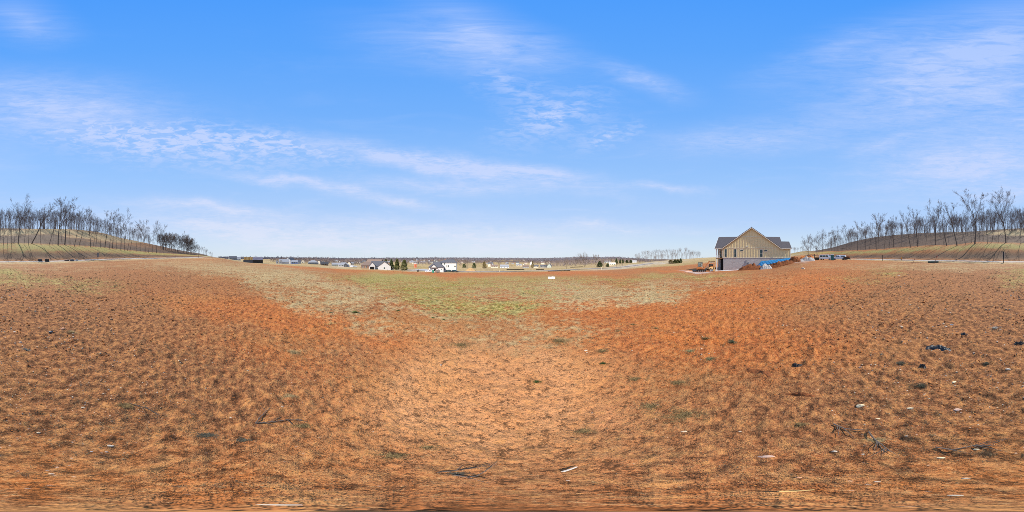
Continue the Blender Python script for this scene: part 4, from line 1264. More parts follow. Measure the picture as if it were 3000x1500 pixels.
def plant(proto, p, height, label, group=None, rz=None, lean=0.0, leanaz=0.0, wide=1.0):
    """one tree: an empty at its foot with a trunk and a crown of branches"""
    a, b, h0 = proto; k = height / h0
    t = bpy.data.objects.new('bare_tree', None); COL.objects.link(t)
    t.location = p
    q = Matrix.Rotation(lean, 3, Vector((math.cos(leanaz), -math.sin(leanaz), 0)).cross(Vector((0, 0, 1))) * -1) if lean else Matrix.Identity(3)
    t.rotation_euler = (q @ Matrix.Rotation(random.uniform(0, 6.28) if rz is None else rz, 3, 'Z')).to_euler()
    t.scale = (k * wide, k * wide, k)
    tag(t, label, 'tree', group)
    for me, nm in ((a, 'trunk'), (b, 'branches')):
        o = bpy.data.objects.new(nm, me); COL.objects.link(o); o.parent = t
        if nm == 'branches': o['kind'] = 'stuff'
    return t


# front row: (foot x, foot y, top y, proto list, index, lean in degrees to the right, width)
ROW = [
    (10, 714, 622, 'S', 0, 0, 1), (22, 714, 615, 'S', 1, 2, 1), (33, 714, 622, 'S', 2, 0, 1), (53, 714, 585, 'B', 0, 3, 1), (70, 715, 632, 'S', 3, 0, 1), (84, 715, 628, 'S', 2, -3, 1),
    (93, 715, 586, 'B', 4, 24, 1), (120, 717, 612, 'S', 1, 0, 1), (143, 718, 618, 'S', 4, 8, 1.1), (155, 718, 640, 'S', 0, 3, 1), (170, 719, 578, 'B', 1, 3, 1), (190, 721, 582, 'B', 2, 8, 1.1),
    (182, 720, 640, 'S', 3, 0, 1), (205, 722, 610, 'S', 0, 0, 1), (217, 723, 612, 'S', 1, 12, 1), (231, 722, 615, 'S', 3, 14, 1), (266, 725, 622, 'B', 3, 0, .9), (272, 726, 645, 'S', 2, 12, 1), (281, 726, 640, 'S', 1, 5, 1),
    (294, 726, 640, 'S', 4, 10, 1), (307, 727, 617, 'B', 2, 2, .9), (320, 728, 640, 'S', 0, 3, 1), (330, 730, 619, 'B', 4, 0, .9), (341, 731, 655, 'S', 1, 0, 1), (354, 732, 619, 'B', 0, 2, .9), (365, 733, 660, 'S', 2, 0, 1),
    (373, 733, 652, 'S', 3, 4, 1), (380, 734, 655, 'S', 4, 6, 1), (399, 737, 658, 'S', 0, 0, 1), (411, 738, 662, 'S', 1, 0, 1), (425, 739, 643, 'B', 1, 0, .8), (435, 740, 668, 'S', 2, 5, 1), (446, 740, 673, 'S', 3, 0, 1),
    (458, 741, 659, 'B', 3, 0, .85), (468, 742, 676, 'S', 4, 0, 1.2), (478, 743, 680, 'S', 1, 0, 1.3),
    (2399, 738, 690, 'S', 1, 0, 1), (2409, 739, 680, 'B', 3, 0, .9), (2426, 737, 683, 'S', 2, 0, 1.2), (2436, 736, 680, 'S', 0, 0, 1), (2444, 735, 668, 'B', 0, 0, .9), (2456, 735, 676, 'S', 3, 0, 1), (2467, 734, 668, 'S', 1, 0, 1), (2481, 734, 662, 'S', 2, 0, 1.1), (2492, 733, 665, 'S', 4, 0, 1),
    (2513, 733, 642, 'B', 2, 0, .9), (2522, 732, 668, 'S', 0, 0, 1), (2536, 732, 655, 'S', 1, 0, 1), (2547, 731, 652, 'S', 3, 0, 1), (2567, 731, 624, 'B', 1, -2, .9), (2572, 731, 640, 'S', 2, 3, 1), (2590, 729, 650, 'S', 4, 0, 1), (2605, 728, 648, 'S', 0, 0, 1),
    (2618, 727, 642, 'B', 3, 3, .85), (2640, 724, 655, 'S', 1, 0, 1), (2667, 722, 614, 'B', 4, -8, 1), (2684, 721, 650, 'S', 2, 0, 1), (2689, 722, 603, 'B', 2, 0, .85), (2712, 719, 660, 'S', 3, 0, 1), (2728, 719, 625, 'S', 0, 0, 1), (2740, 719, 600, 'B', 0, 0, .9),
    (2765, 717, 650, 'S', 1, 0, 1), (2774, 717, 605, 'B', 4, -10, .9), (2804, 718, 578, 'B', 2, -7, 1), (2830, 716, 625, 'S', 4, -8, 1), (2846, 714, 617, 'S', 2, -4, 1), (2856, 708, 564, 'B', 1, 4, 1.2), (2868, 710, 640, 'S', 1, 4, 1),
    (2880, 711, 640, 'S', 3, 0, 1), (2893, 712, 612, 'S', 0, 0, 1), (2906, 711, 600, 'S', 4, 0, 1), (2925, 711, 640, 'S', 1, 0, 1), (2947, 713, 569, 'B', 3, 0, 1.05), (2965, 713, 645, 'S', 2, 0, 1), (2991, 714, 617, 'S', 1, 0, 1),
]
MARKS = [(287, 'the left signpost'), (117, 'the two dark boxes'), (581, 'the short black post'), (2420, 'the white van'), (2586, 'the plain black post'), (2736, 'the leaning red stake'), (2940, 'the tall right signpost')]
ORD = ['first', 'second', 'third', 'fourth', 'fifth', 'sixth', 'seventh', 'eighth', 'ninth', 'tenth', 'eleventh', 'twelfth', 'thirteenth', 'fourteenth', 'fifteenth', 'sixteenth', 'seventeenth', 'eighteenth', 'nineteenth', 'twentieth']
SPECIAL = {93: 'big bare tree leaning strongly to the right above the two dark boxes', 170: 'tall thick bare tree with wide fork, tallest left of the left signpost',
           2856: 'largest bare tree with double trunk and very wide crown on the right bank', 2947: 'broad crowned bare tree standing right above the tall right signpost',
           2804: 'tall bare tree leaning left with a thin crown, right of the leaning red stake'}
used = {}
rows = sorted(ROW)
for i, (fx, fy, ty, kd, ix, ln, wd_) in enumerate(rows):
    r = 60 * back_scale(fx if fx > 1500 else fx + 3000) * (1 + .04 * math.sin(fx * 1.7))
    p = pos(fx, r)
    hgt = EYE + r * math.tan(R((750 - ty) * .12)) - p.z
    proto = (BIG if kd == 'B' else SLIM)[ix]
    if fx in SPECIAL: lab = SPECIAL[fx]
    else:
        mk = min(MARKS, key=lambda m: abs(m[0] - fx)); side = 'right' if fx > mk[0] else 'left'
        size = 'sturdy' if kd == 'B' else 'slender'
        key = (mk[1], side, size)
        cand = sorted([q[0] for q in rows if (q[3] == 'B') == (kd == 'B') and q[0] not in SPECIAL and min(MARKS, key=lambda m: abs(m[0] - q[0])) == mk and (q[0] > mk[0]) == (fx > mk[0])], key=lambda q: abs(q - mk[0]))
        lab = '%s %s bare tree of the front row to the %s of %s' % (ORD[cand.index(fx)], size, side, mk[1])
    a = R(AZ(fx))
    plant(proto, p, hgt / max(.6, math.cos(R(ln))) * .97, lab, 'bare trees along the top of the grassy bank', lean=R(ln), leanaz=a, wide=wd_ * (1.0 if kd == 'B' else .95))


def simple_tree(me, h0, p, height, label, group=None, name='bare_tree', wide=1.0):
    o = bpy.data.objects.new(name, me); COL.objects.link(o)
    k = height / h0
    o.location = p; o.scale = (k * wide, k * wide, k); o.rotation_euler = (random.gauss(0, .03), random.gauss(0, .03), random.uniform(0, 6.28))
    return tag(o, label, 'tree', group)


# hilltop woods behind the front row: the nearest as trees, the rest as one mass
def grow_mass(name, label, items):
    """one object of points that carries a tree on each; the trees used are ones that stand in the scene"""
    names = sorted({it[0].name for it in items})
    me = bpy.data.meshes.new(name); n = len(items)
    me.vertices.add(n); me.vertices.foreach_set('co', np.array([tuple(it[1]) for it in items], np.float32).ravel())
    for nm, typ, arr, key in (('turn', 'FLOAT_VECTOR', np.array([(0, 0, it[4]) for it in items]), 'vector'), ('size', 'FLOAT_VECTOR', np.array([(it[3], it[3], it[2]) for it in items]), 'vector'), ('kind_no', 'INT', np.array([names.index(it[0].name) for it in items]), 'value')):
        at = me.attributes.new(nm, typ, 'POINT'); at.data.foreach_set(key, arr.astype(np.int32 if typ == 'INT' else np.float32).ravel())
    o = bpy.data.objects.new(name, me); COL.objects.link(o)
    ng = bpy.data.node_groups.new(name, 'GeometryNodeTree')
    ng.interface.new_socket('Geometry', in_out='INPUT', socket_type='NodeSocketGeometry'); ng.interface.new_socket('Geometry', in_out='OUTPUT', socket_type='NodeSocketGeometry')
    gi = ng.nodes.new('NodeGroupInput'); go = ng.nodes.new('NodeGroupOutput'); jn = ng.nodes.new('GeometryNodeJoinGeometry')
    def att(nm, dt):
        a = ng.nodes.new('GeometryNodeInputNamedAttribute'); a.data_type = dt; a.inputs['Name'].default_value = nm; return a.outputs['Attribute']
    tu, si, kn = att('turn', 'FLOAT_VECTOR'), att('size', 'FLOAT_VECTOR'), att('kind_no', 'INT')
    for i, nm in enumerate(names):
        src = [x for x in COL.objects if x.type == 'MESH' and x.data.name == nm][0]
        oi = ng.nodes.new('GeometryNodeObjectInfo'); oi.transform_space = 'ORIGINAL'; oi.inputs['Object'].default_value = src
        cmp_ = ng.nodes.new('FunctionNodeCompare'); cmp_.data_type = 'INT'; cmp_.operation = 'EQUAL'
        ints = [s_ for s_ in cmp_.inputs if s_.type == 'INT']
        ng.links.new(kn, ints[0]); ints[1].default_value = i
        ip = ng.nodes.new('GeometryNodeInstanceOnPoints')
        ng.links.new(gi.outputs[0], ip.inputs['Points']); ng.links.new(cmp_.outputs[0], ip.inputs['Selection']); ng.links.new(oi.outputs['Geometry'], ip.inputs['Instance'])
        er = ng.nodes.new('FunctionNodeEulerToRotation'); ng.links.new(tu, er.inputs[0]); ng.links.new(er.outputs[0], ip.inputs['Rotation']); ng.links.new(si, ip.inputs['Scale'])
        ng.links.new(ip.outputs[0], jn.inputs[0])
    ng.links.new(jn.outputs[0], go.inputs[0])
    md = o.modifiers.new('trees', 'NODES'); md.node_group = ng
    return tag(o, label, kind='stuff')


UGm = mat('brown_scrub', (.13, .075, .052), .95, .1, vary=.3, scale=.5)


def bake(name, label, items, m):
    """many far trees joined into one mesh: items are (mesh, place, height scale, width scale, turn)"""
    VV, FF, off = [], [], 0
    cache = {}
    for me, p, k, wk, rz in items:
        if me.name not in cache:
            v = np.empty(len(me.vertices) * 3, np.float32); me.vertices.foreach_get('co', v)
            me.calc_loop_triangles(); f = np.empty(len(me.loop_triangles) * 3, np.int32); me.loop_triangles.foreach_get('vertices', f)
            cache[me.name] = (v.reshape(-1, 3), f.reshape(-1, 3))
        v, f = cache[me.name]; c_, s_ = math.cos(rz), math.sin(rz)
        VV.append(np.stack([(v[:, 0] * c_ - v[:, 1] * s_) * wk + p.x, (v[:, 0] * s_ + v[:, 1] * c_) * wk + p.y, v[:, 2] * k + p.z], 1)); FF.append(f + off); off += len(v)
    return tag(fast_mesh(name, np.concatenate(VV), np.concatenate(FF), m), label, kind='stuff')


rr = random.Random(5)
ZONE = [(2425, 2586, 'between the white van and the plain black post'), (2586, 2736, 'between the plain black post and the leaning red stake'), (2736, 2860, 'right above the leaning red stake'), (2860, 3000, 'behind the tall right signpost'),
        (3000, 3120, 'behind the two dark boxes at the left edge'), (3120, 3287, 'left of the left signpost'), (3287, 3450, 'right of the left signpost')]
mass = []
for k in range(980):
    thing_ = k < 112
    left = (k % 5) < 2
    fx = rr.uniform(3000, 3440) if left else rr.uniform(2425, 3000)
    sc_ = back_scale(fx)
    q = rr.random()
    r = sc_ * (rr.uniform(104, 132) if thing_ else (rr.uniform(118, 185) if q < .82 else rr.uniform(72, 118)))
    if left and fx > 3060 and r / sc_ < 122: r = sc_ * rr.uniform(122, 150)
    p = pos(fx % 3000, r)
    h = rr.uniform(11.5, 18) * (1.0 if fx < 3240 else .85) * (1.3 if sc_ > 2 else 1)
    if r / sc_ < 100: h *= rr.uniform(.35, .8)
    me, h0 = FAR[rr.randrange(6)]
    wd_ = rr.uniform(.75, 1.05)
    if thing_:
        zl = [z for z in ZONE if z[0] <= fx <= z[1]][0][2]
        simple_tree(me, h0, p, h, 'slim bare tree on the hilltop, ' + zl, 'hilltop trees ' + zl, wide=wd_)
    else:
        mass.append((me, p, h / h0, h / h0 * wd_, rr.uniform(0, 6.28)))
grow_mass('hilltop_woods', 'crowded slim bare trees filling the hilltop woods', mass)
# undergrowth at the feet of the front row
und = []
for k in range(620):
    fx = rr.uniform(2400, 3560); sc_ = back_scale(fx); r = sc_ * (61 + 26 * rr.random() ** 2); p = pos(fx % 3000, r)
    me, h0 = SCRUB[rr.randrange(4)]; h = rr.uniform(.7, 1.9) * (2.2 if rr.random() < .08 else 1)
    und.append((me, p - Vector((0, 0, h * .35)), h / h0 * 1.2, h / h0 * 1.5, rr.uniform(0, 6.28)))
bake('undergrowth', 'low leafless scrub under the front row of trees', und, UGm)
# thicket where the left row runs down to the field
for k in range(46):
    fx = 470 + 152 * (k / 45) + rr.uniform(-4, 4)
    far_ = (fx - 470) / 152
    r = (150 + 60 * far_) + rr.uniform(0, 25)
    if fx > 575: r = rr.uniform(230, 260)
    p = pos(fx, r)
    ty = np.interp(fx, [465, 500, 520, 540, 560, 575, 590, 605, 622], [684, 686, 688, 692, 704, 722, 720, 726, 741]) + rr.uniform(-2, 7)
    h = max(4, EYE + r * math.tan(R((750 - ty) * .12)) - p.z)
    a, b, h0 = BUSHY[rr.randrange(4)] if rr.random() < .65 else SLIM[rr.randrange(5)]
    if fx > 575: simple_tree(*FAR[rr.randrange(6)], p, h, 'small bare tree in the far clump where the hillside meets the field', 'far clump left of the short posts', wide=1.5)
    else: plant((a, b, h0), p, h, 'bushy bare tree in the dense thicket at the low left end of the tree row', 'thicket at the low end of the left tree row', wide=1.25)
# brush heaps under the trees on the right
for (fx, r_, lab) in ((2366, 118, 'dark brush pile under the lone round bare tree'), (2470, 170, 'low brush pile at the foot of the trees behind the white pickup')):
    b = MB(); rb = random.Random(fx)
    for k in range(130):
        p = Vector((rb.gauss(0, 1.6), rb.gauss(0, .7), abs(rb.gauss(0, .45)))); d = Vector((rb.gauss(0, 1), rb.gauss(0, 1), rb.gauss(0, .35))).normalized() * rb.uniform(.6, 1.6)
        b.tube(p - d / 2, p + d / 2, .05, .02, 4)
    o = b.build('brush_pile', m_bark); o.location = pos(fx, r_); o.rotation_euler = (0, 0, facing(fx)); tag(o, lab, 'brush pile')
plant(BUSHY[0], pos(2368, 122), EYE + 122 * math.tan(R((750 - 695) * .12)) - pos(2368, 122).z, 'lone bare tree with round crown just right of the tan house', wide=1.15)
plant(BUSHY[1], pos(2394, 135), EYE + 135 * math.tan(R((750 - 690) * .12)) - pos(2394, 135).z, 'spreading bare tree between the lone round tree and the white van', wide=1.3)
far_ = []
for k in range(46):
    fx = rr.uniform(2326, 2440); r = rr.uniform(290, 330); me, h0 = FAR[rr.randrange(6)]; h = rr.uniform(7, 12)
    far_.append((me, pos(fx, r), h / h0, h / h0 * 1.4, rr.uniform(0, 6.28)))
for k in range(60):
    fx = rr.uniform(1862, 2045); r = rr.uniform(275, 315); me, h0 = FAR[rr.randrange(6)]; h = rr.uniform(8, 13)
    far_.append((me, pos(fx, r), h / h0, h / h0 * 1.2, rr.uniform(0, 6.28)))
grow_mass('distant_trees', 'distant bare trees massed on the rises left and right of the tan house', far_)

vt = []
for k in range(170):
    fx = rr.choice([rr.uniform(860, 1260), rr.uniform(1340, 1860)]); r = math.exp(rr.uniform(math.log(270), math.log(950)))
    if 1340 < fx < 1740 and 270 < r < 330 and rr.random() < .5: continue
    me, h0 = LROUND[rr.randrange(3)]; h = rr.uniform(6, 13)
    vt.append((me, pos(fx, r), h / h0, h / h0 * rr.uniform(1.0, 1.3), rr.uniform(0, 6.28)))
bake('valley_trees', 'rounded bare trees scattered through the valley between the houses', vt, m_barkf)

# ------------------------------------------------------------------ evergreens: leaf clumps on a trunk
def conifer_mesh(seed, Ht=8.0, rad=2.0, cone=.6, col_=(.055, .075, .028), n=2600):
    rg = np.random.default_rng(seed)
    z = rg.uniform(.04, 1, n) ** .9
    prof = np.where(z < .18, .62 + z * 2.0, (1 - z) ** cone * 1.05) * rad
    prof = prof * (1 + .28 * np.sin(z * 19 + seed) * 0.5)
    th = rg.uniform(0, 2 * PI, n)
    prof = prof * (1 + .22 * np.sin(th * 3 + z * 6 + seed)) * np.sqrt(rg.uniform(.35, 1, n))
    c = np.stack([prof * np.cos(th), prof * np.sin(th), z * Ht], 1)
    s = rg.uniform(.16, .38, n)[:, None] * (Ht / 8)
    a = rg.normal(size=(n, 3)); a /= np.linalg.norm(a, axis=1)[:, None]
    b = np.cross(a, rg.normal(size=(n, 3))); b /= np.linalg.norm(b, axis=1)[:, None]
    V = np.stack([c - a * s * .6, c + b * s * .5, c + a * s, c - b * s * .5], 1).reshape(-1, 3)
    F = np.arange(n * 4).reshape(n, 4)
    me = bpy.data.meshes.new('foliage')
    me.vertices.add(n * 4); me.vertices.foreach_set('co', V.astype(np.float32).ravel())
    me.loops.add(n * 4); me.loops.foreach_set('vertex_index', F.astype(np.int32).ravel())
    me.polygons.add(n); me.polygons.foreach_set('loop_start', np.arange(0, n * 4, 4, dtype=np.int32))
    me.update(calc_edges=True)
    me.materials.append(leaf_mat('cedar_foliage_%s' % '_'.join(['dark', 'olive', 'rust'][[(.055, .075, .028), (.10, .105, .035), (.16, .12, .05)].index(col_)].split()), col_))
    tr = MB().tube((0, 0, -.3), (0, 0, Ht * .8), .16 * Ht / 8, .05, 7).mesh('trunk'); tr.materials.append(m_bark)
    return tr, me, Ht


def leaf_mat(name, c):
    if name in MATS: return MATS[name]
    m = bpy.data.materials.new(name); m.use_nodes = True
    t = NT(m.node_tree); b = t.n['Principled BSDF']
    oi = t.new('ShaderNodeNewGeometry').outputs['Random Per Island']
    c1 = t.mix(oi, tuple(v * .6 for v in c), tuple(v * 1.6 for v in c))
    t.l.new(c1, b.inputs['Base Color']); b.inputs['Roughness'].default_value = .85; b.inputs['Specular IOR Level'].default_value = .15
    MATS[name] = m
    return m


DK, OL, RU = (.055, .075, .028), (.10, .105, .035), (.16, .12, .05)
CEDAR = [conifer_mesh(1, 8, 2.1, .55, DK), conifer_mesh(2, 8, 1.7, .5, OL), conifer_mesh(3, 8, 2.4, .45, OL), conifer_mesh(4, 8, 2.6, .5, RU), conifer_mesh(5, 8, 2.8, .42, DK)]


def cedar(ix, px, y0, y1, label, group=None, wpx=None, r=None, name='cedar_tree'):
    if r is None: r = find_r(px, y0, 30)
    p = pos(px, r); h = EYE + r * math.tan(R((750 - y1) * .12)) - p.z
    tr, fo, h0 = CEDAR[ix]; k = h / h0
    wk = k
    if wpx: wk = (2 * r * math.tan(R(wpx * .12) / 2)) / (2 * [2.1, 1.7, 2.4, 2.6, 2.8][ix])
    t = bpy.data.objects.new(name, None); COL.objects.link(t); t.location = p; t.scale = (wk, wk, k); t.rotation_euler = (0, 0, random.uniform(0, 6))
    tag(t, label, 'evergreen tree', group)
    for me, nm in ((tr, 'trunk'), (fo, 'foliage')):
        o = bpy.data.objects.new(nm, me); COL.objects.link(o); o.parent = t
    return t


cedar(1, 1131, 781, 758, 'small dark evergreen behind the right end of the white ranch house', wpx=11, r=170)
cedar(0, 1147, 786, 759, 'narrow evergreen nearest the white ranch house, leftmost of three', 'three evergreens beside the white ranch house', wpx=16, r=131)
cedar(1, 1163, 787, 758, 'tallest evergreen, middle one of the three beside the white ranch house', 'three evergreens beside the white ranch house', wpx=17, r=128)
cedar(2, 1184, 790, 761, 'broadest evergreen, rightmost of three beside the white ranch house', 'three evergreens beside the white ranch house', wpx=23, r=123)
cedar(4, 1360, 785, 773, 'small round dark tree right of the tall white house', wpx=13)
cedar(4, 1389, 786, 770, 'larger round dark tree standing behind the tan dirt mound', wpx=13)
cedar(3, 1419, 788, 766, 'rusty brown leafed tree left of the cream valley houses', wpx=13, r=230)
cedar(3, 1560, 789, 765, 'narrow dark leafed tree left of the grey gabled valley house', wpx=9, r=250)
cedar(0, 1757, 786, 765, 'dark green cedar left of the two by the paved street', wpx=19, r=185)
cedar(0, 1780, 785, 772, 'lower dark cedar right of the pale bare tree by the street', wpx=12, r=185)
for px_, a_, b_, w_ in ((1806, 771, 757, 10), (1817, 770, 759, 9), (1825, 769, 759, 7), (1837, 771, 761, 11), (1848, 774, 761, 11)):
    cedar(0, px_, a_, b_, {1806: 'leftmost and tallest of five small dark cedars on the tan slope', 1817: 'second from left of five small dark cedars on the tan slope', 1825: 'middle and narrowest of five small dark cedars on the tan slope', 1837: 'fourth from left of five small dark cedars on the tan slope', 1848: 'rightmost of five small dark cedars, next to the white shed'}[px_], 'small cedars on the tan slope', wpx=w_, r=290)
for px_, a_, b_, w_, i_ in ((1966, 777, 761, 19, 3), (1978, 776, 760, 15, 1), (1986, 775, 760, 15, 1), (1994, 772, 757, 11, 0)):
    cedar(i_, px_, a_, b_, {1966: 'rusty cedar, leftmost and widest in the clump left of the excavator', 1978: 'second cedar from the left in the clump left of the excavator', 1986: 'third cedar from the left in the clump left of the excavator', 1994: 'dark cedar at the right end of the clump left of the excavator'}[px_], 'cedar clump on the slope', wpx=w_, r=165)

# bare trees of the middle distance
k = 0
for i, fx in enumerate(np.linspace(1862, 2038, 27)):
    fx = float(fx + rr.uniform(-3, 3)); r = 262 + rr.uniform(-8, 12)
    ty = np.interp(fx, [1858, 1880, 1900, 1940, 1990, 2005, 2030, 2045], [745, 736, 733, 731, 729, 725, 732, 738]) + rr.uniform(-1, 3)
    p = pos(fx, r); h = EYE + r * math.tan(R((750 - ty) * .12)) - p.z
    me, h0 = FAR[rr.randrange(6)]
    simple_tree(me, h0, p, h, 'tall bare tree in the straight stand on the rise left of the excavator', 'stand of bare trees on the rise', wide=rr.uniform(1.0, 1.35))
plant(BUSHY[2], pos(2048, 262), 9, 'low bushy bare tree at the right end of the stand on the rise', wide=1.2)


def bare(px, y0, y1, ix, label, wide=1.0, r=None, set_=None):
    r = r or find_r(px, y0, 60); p = pos(px, r)
    return plant((set_ or BUSHY)[ix], p, EYE + r * math.tan(R((750 - y1) * .12)) - p.z, label, wide=wide)


bare(1660, 791, 761, 0, 'vase shaped bare tree standing alone behind the low black silt fence', .9, r=150)
bare(1712, 783, 743, 1, 'big pale bare tree with broad crown, tallest in the open field', 1.1, r=230)
bare(1714, 785, 768, 2, 'short forked white stemmed tree in front of the big pale tree', .7, r=190)
bare(1745, 780, 747, 3, 'wide reddish bare tree behind the dark green cedar by the street', 1.35, r=300)
bare(1768, 785, 762, 1, 'pale bare tree between the two dark cedars by the paved street', 1.1, r=180)
bare(1632, 786, 766, 2, 'thin brown bare tree right of the grey gabled valley house', .9, r=260)
bare(1600, 784, 762, 3, 'dark bare tree in front of the grey gabled valley house', 1.2, r=290)
bare(1578, 785, 768, 0, 'small bare tree left of the grey gabled valley house', 1.1, r=320)
bare(1690, 782, 752, 2, 'faint bare tree left of the big pale tree', 1.2, r=320)
bare(1792, 782, 758, 1, 'slight bare tree just right of the two dark cedars', 1.0, r=260)
bare(1807, 783, 772, 0, 'tiny spindly tree below the leftmost small cedar', .8, r=165)
bare(1823, 783, 771, 2, 'tiny spindly tree below the middle small cedar', .8, r=165)
bare(1370, 785, 764, 1, 'pale bare tree behind the round dark tree right of the tall white house', 1.3, r=260)
bare(1520, 786, 772, 0, 'small bare tree behind the long silt fence in the middle', .8, r=260)
bare(1463, 786, 768, 3, 'bare tree left of the brown roofed valley house', 1.2, r=300)
bare(864, 771, 757, 0, 'dark bare tree between the two storey white house and the tan gable', 1.2, r=260)

# far woods: a mass nobody could count
def wood_mass(name, label, n, seed, r0, r1, p0, p1, m, hmin=9, hmax=14, keep=None):
    rg = np.random.default_rng(seed)
    r = np.exp(rg.uniform(math.log(r0), math.log(r1), n)); a = np.radians((rg.uniform(p0, p1, n) - 1500) * .12)
    x, y = r * np.sin(a), r * np.cos(a)
    den = fbm(x / 130, y / 130, seed, 3)
    thr = np.interp(r, [250, 600, 1000, 1600], [.58, .50, .38, .22])
    ok = den > thr
    x, y, r = x[ok], y[ok], r[ok]; n = len(x)
    z = Hs(x, y)
    T = 20
    h = rg.uniform(hmin, hmax, n) * np.where(rg.uniform(0, 1, n) < .06, 1.5, 1) * (.8 + .5 * fbm(x / 90, y / 90, seed + 5, 2)); wd = h * rg.uniform(.28, .42, n)
    k = np.repeat(np.arange(n), T)
    th = rg.uniform(0, 2 * PI, n * T); q = rg.uniform(.15, 1, n * T)
    rad = wd[k] * np.sqrt(rg.uniform(0, 1, n * T)) * np.sin(np.clip(q, .15, .95) * PI) ** .6
    cx = x[k] + rad * np.cos(th); cy = y[k] + rad * np.sin(th); cz = z[k] + h[k] * q * .92
    L = h[k] * rg.uniform(.16, .34, n * T); W = h[k] * rg.uniform(.015, .05, n * T) * np.clip(r[k] / 700, .7, 2.2)
    ox = np.cos(th) * L * .5; oy = np.sin(th) * L * .5
    t2 = rg.uniform(0, 2 * PI, n * T)
    A = np.stack([cx - ox * .6 + np.cos(t2) * W, cy - oy * .6 + np.sin(t2) * W, cz - L * .5], 1)
    B = np.stack([cx - ox * .6 - np.cos(t2) * W, cy - oy * .6 - np.sin(t2) * W, cz - L * .4], 1)
    Cc = np.stack([cx + ox, cy + oy, cz + L * .6], 1)
    V = np.stack([A, B, Cc], 1).reshape(-1, 3)
    F = np.arange(len(V)).reshape(-1, 3)
    o = fast_mesh(name, V, F, m)
    return tag(o, label, kind='stuff')


def wood_mat(name, c1, c2):
    m = bpy.data.materials.new(name); m.use_nodes = True
    t = NT(m.node_tree); b = t.n['Principled BSDF']
    p = t.new('ShaderNodeNewGeometry').outputs['Position']
    n = t.noise(p, .02, 4, .6); n2 = t.noise(p, .12, 2, .6)
    c = t.mix(t.rng(n, .35, .65), c1, c2); c = t.mix(t.rng(n2, .55, .7, 0, .6), c, (.10, .10, .07))
    t.l.new(c, b.inputs['Base Color']); b.inputs['Roughness'].default_value = 1; b.inputs['Specular IOR Level'].default_value = 0
    return m


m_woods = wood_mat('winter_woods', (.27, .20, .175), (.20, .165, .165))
m_woodsf = wood_mat('farther_winter_woods', (.23, .20, .215), (.19, .175, .20))  # distance haze put into the woods' colour as grey lilac
wood_mass('valley_woods', 'brown grey winter woods scattered between the houses of the valley', 5200, 3, 330, 1000, 790, 1860, m_woods, 6, 10)
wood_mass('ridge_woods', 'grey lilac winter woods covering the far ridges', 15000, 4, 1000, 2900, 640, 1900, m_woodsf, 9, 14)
wood_mass('hollow_woods', 'dark low woods behind the stand on the rise', 500, 9, 330, 420, 1850, 2060, m_woods, 4, 7)

# ------------------------------------------------------------------ houses of the valley
def gable_house(label, px, r, rz, w_, d_, h_, rise, wall, roof, wins_=3, door=False, z=None, group=None, name='house', hip=False, garage=False, base=None):
    """w_ along local x (ridge direction), d_ deep"""
    p = pos(px, r)
    t = thing(name, label, 'house', (p.x, p.y, p.z if z is None else z), rz, group)
    hw2, hd2 = w_ / 2, d_ / 2
    MB().box(-hw2, hw2, -hd2, hd2, -1.6, h_).build('wall', wall, t)
    o = .45
    if hip:
        b = MB(); rl = max(hw2 - hd2, .3)
        e = [(-hw2 - o, -hd2 - o, h_ - .05), (hw2 + o, -hd2 - o, h_ - .05), (hw2 + o, hd2 + o, h_ - .05), (-hw2 - o, hd2 + o, h_ - .05)]
        f = [(-rl, 0, h_ + rise), (rl, 0, h_ + rise)]
        b.poly([e[0], e[1], f[1], f[0]]); b.poly([e[1], e[2], f[1]]); b.poly([e[2], e[3], f[0], f[1]]); b.poly([e[3], e[0], f[0]]); b.poly(e[::-1])
        b.build('roof', roof, t)
    else:
        MB().prism([(-hd2, h_), (hd2, h_), (0, h_ + rise)], 'x', -hw2 + .02, hw2 - .02).build('gable', wall, t)
        s_ = rise / hd2
        MB().prism([(-hd2 - o, h_ - o * s_ + .02), (0, h_ + rise + .03), (0, h_ + rise + .22), (-hd2 - o, h_ - o * s_ + .18)], 'x', -hw2 - .3, hw2 + .3).build('roof', roof, t)
        MB().prism([(hd2 + o, h_ - o * s_ + .02), (0, h_ + rise + .03), (0, h_ + rise + .22), (hd2 + o, h_ - o * s_ + .18)], 'x', -hw2 - .3, hw2 + .3).build('roof', roof, t)
    for k in range(wins_):
        x = -hw2 + (k + .5) * w_ / wins_
        if garage and k == 0: continue
        window(t, x, -hd2 - .02, 1.0, 2.2, min(1.0, w_ / wins_ * .4), m_white, m_glass, -1, .08)
    for sgx in (-1, 1):
        window(t, 0, sgx * hw2 + sgx * .02, 1.0, 2.2, 1.0, m_white, m_glass, sgx, .08, axis='x')
    if garage: MB().box(-hw2 + .6, -hw2 + 3.2, -hd2 - .06, -hd2 - .005, .05, 2.2).build('garage_door', m_darkwood if wall is not m_wallw else m_dark, t)
    if door: MB().box(-.5, .5, -hd2 - .05, -hd2 - .005, 0, 2.1).build('door', m_darkwood, t)
    return t


def F(px, turn=0): return -R(AZ(px)) + R(turn)


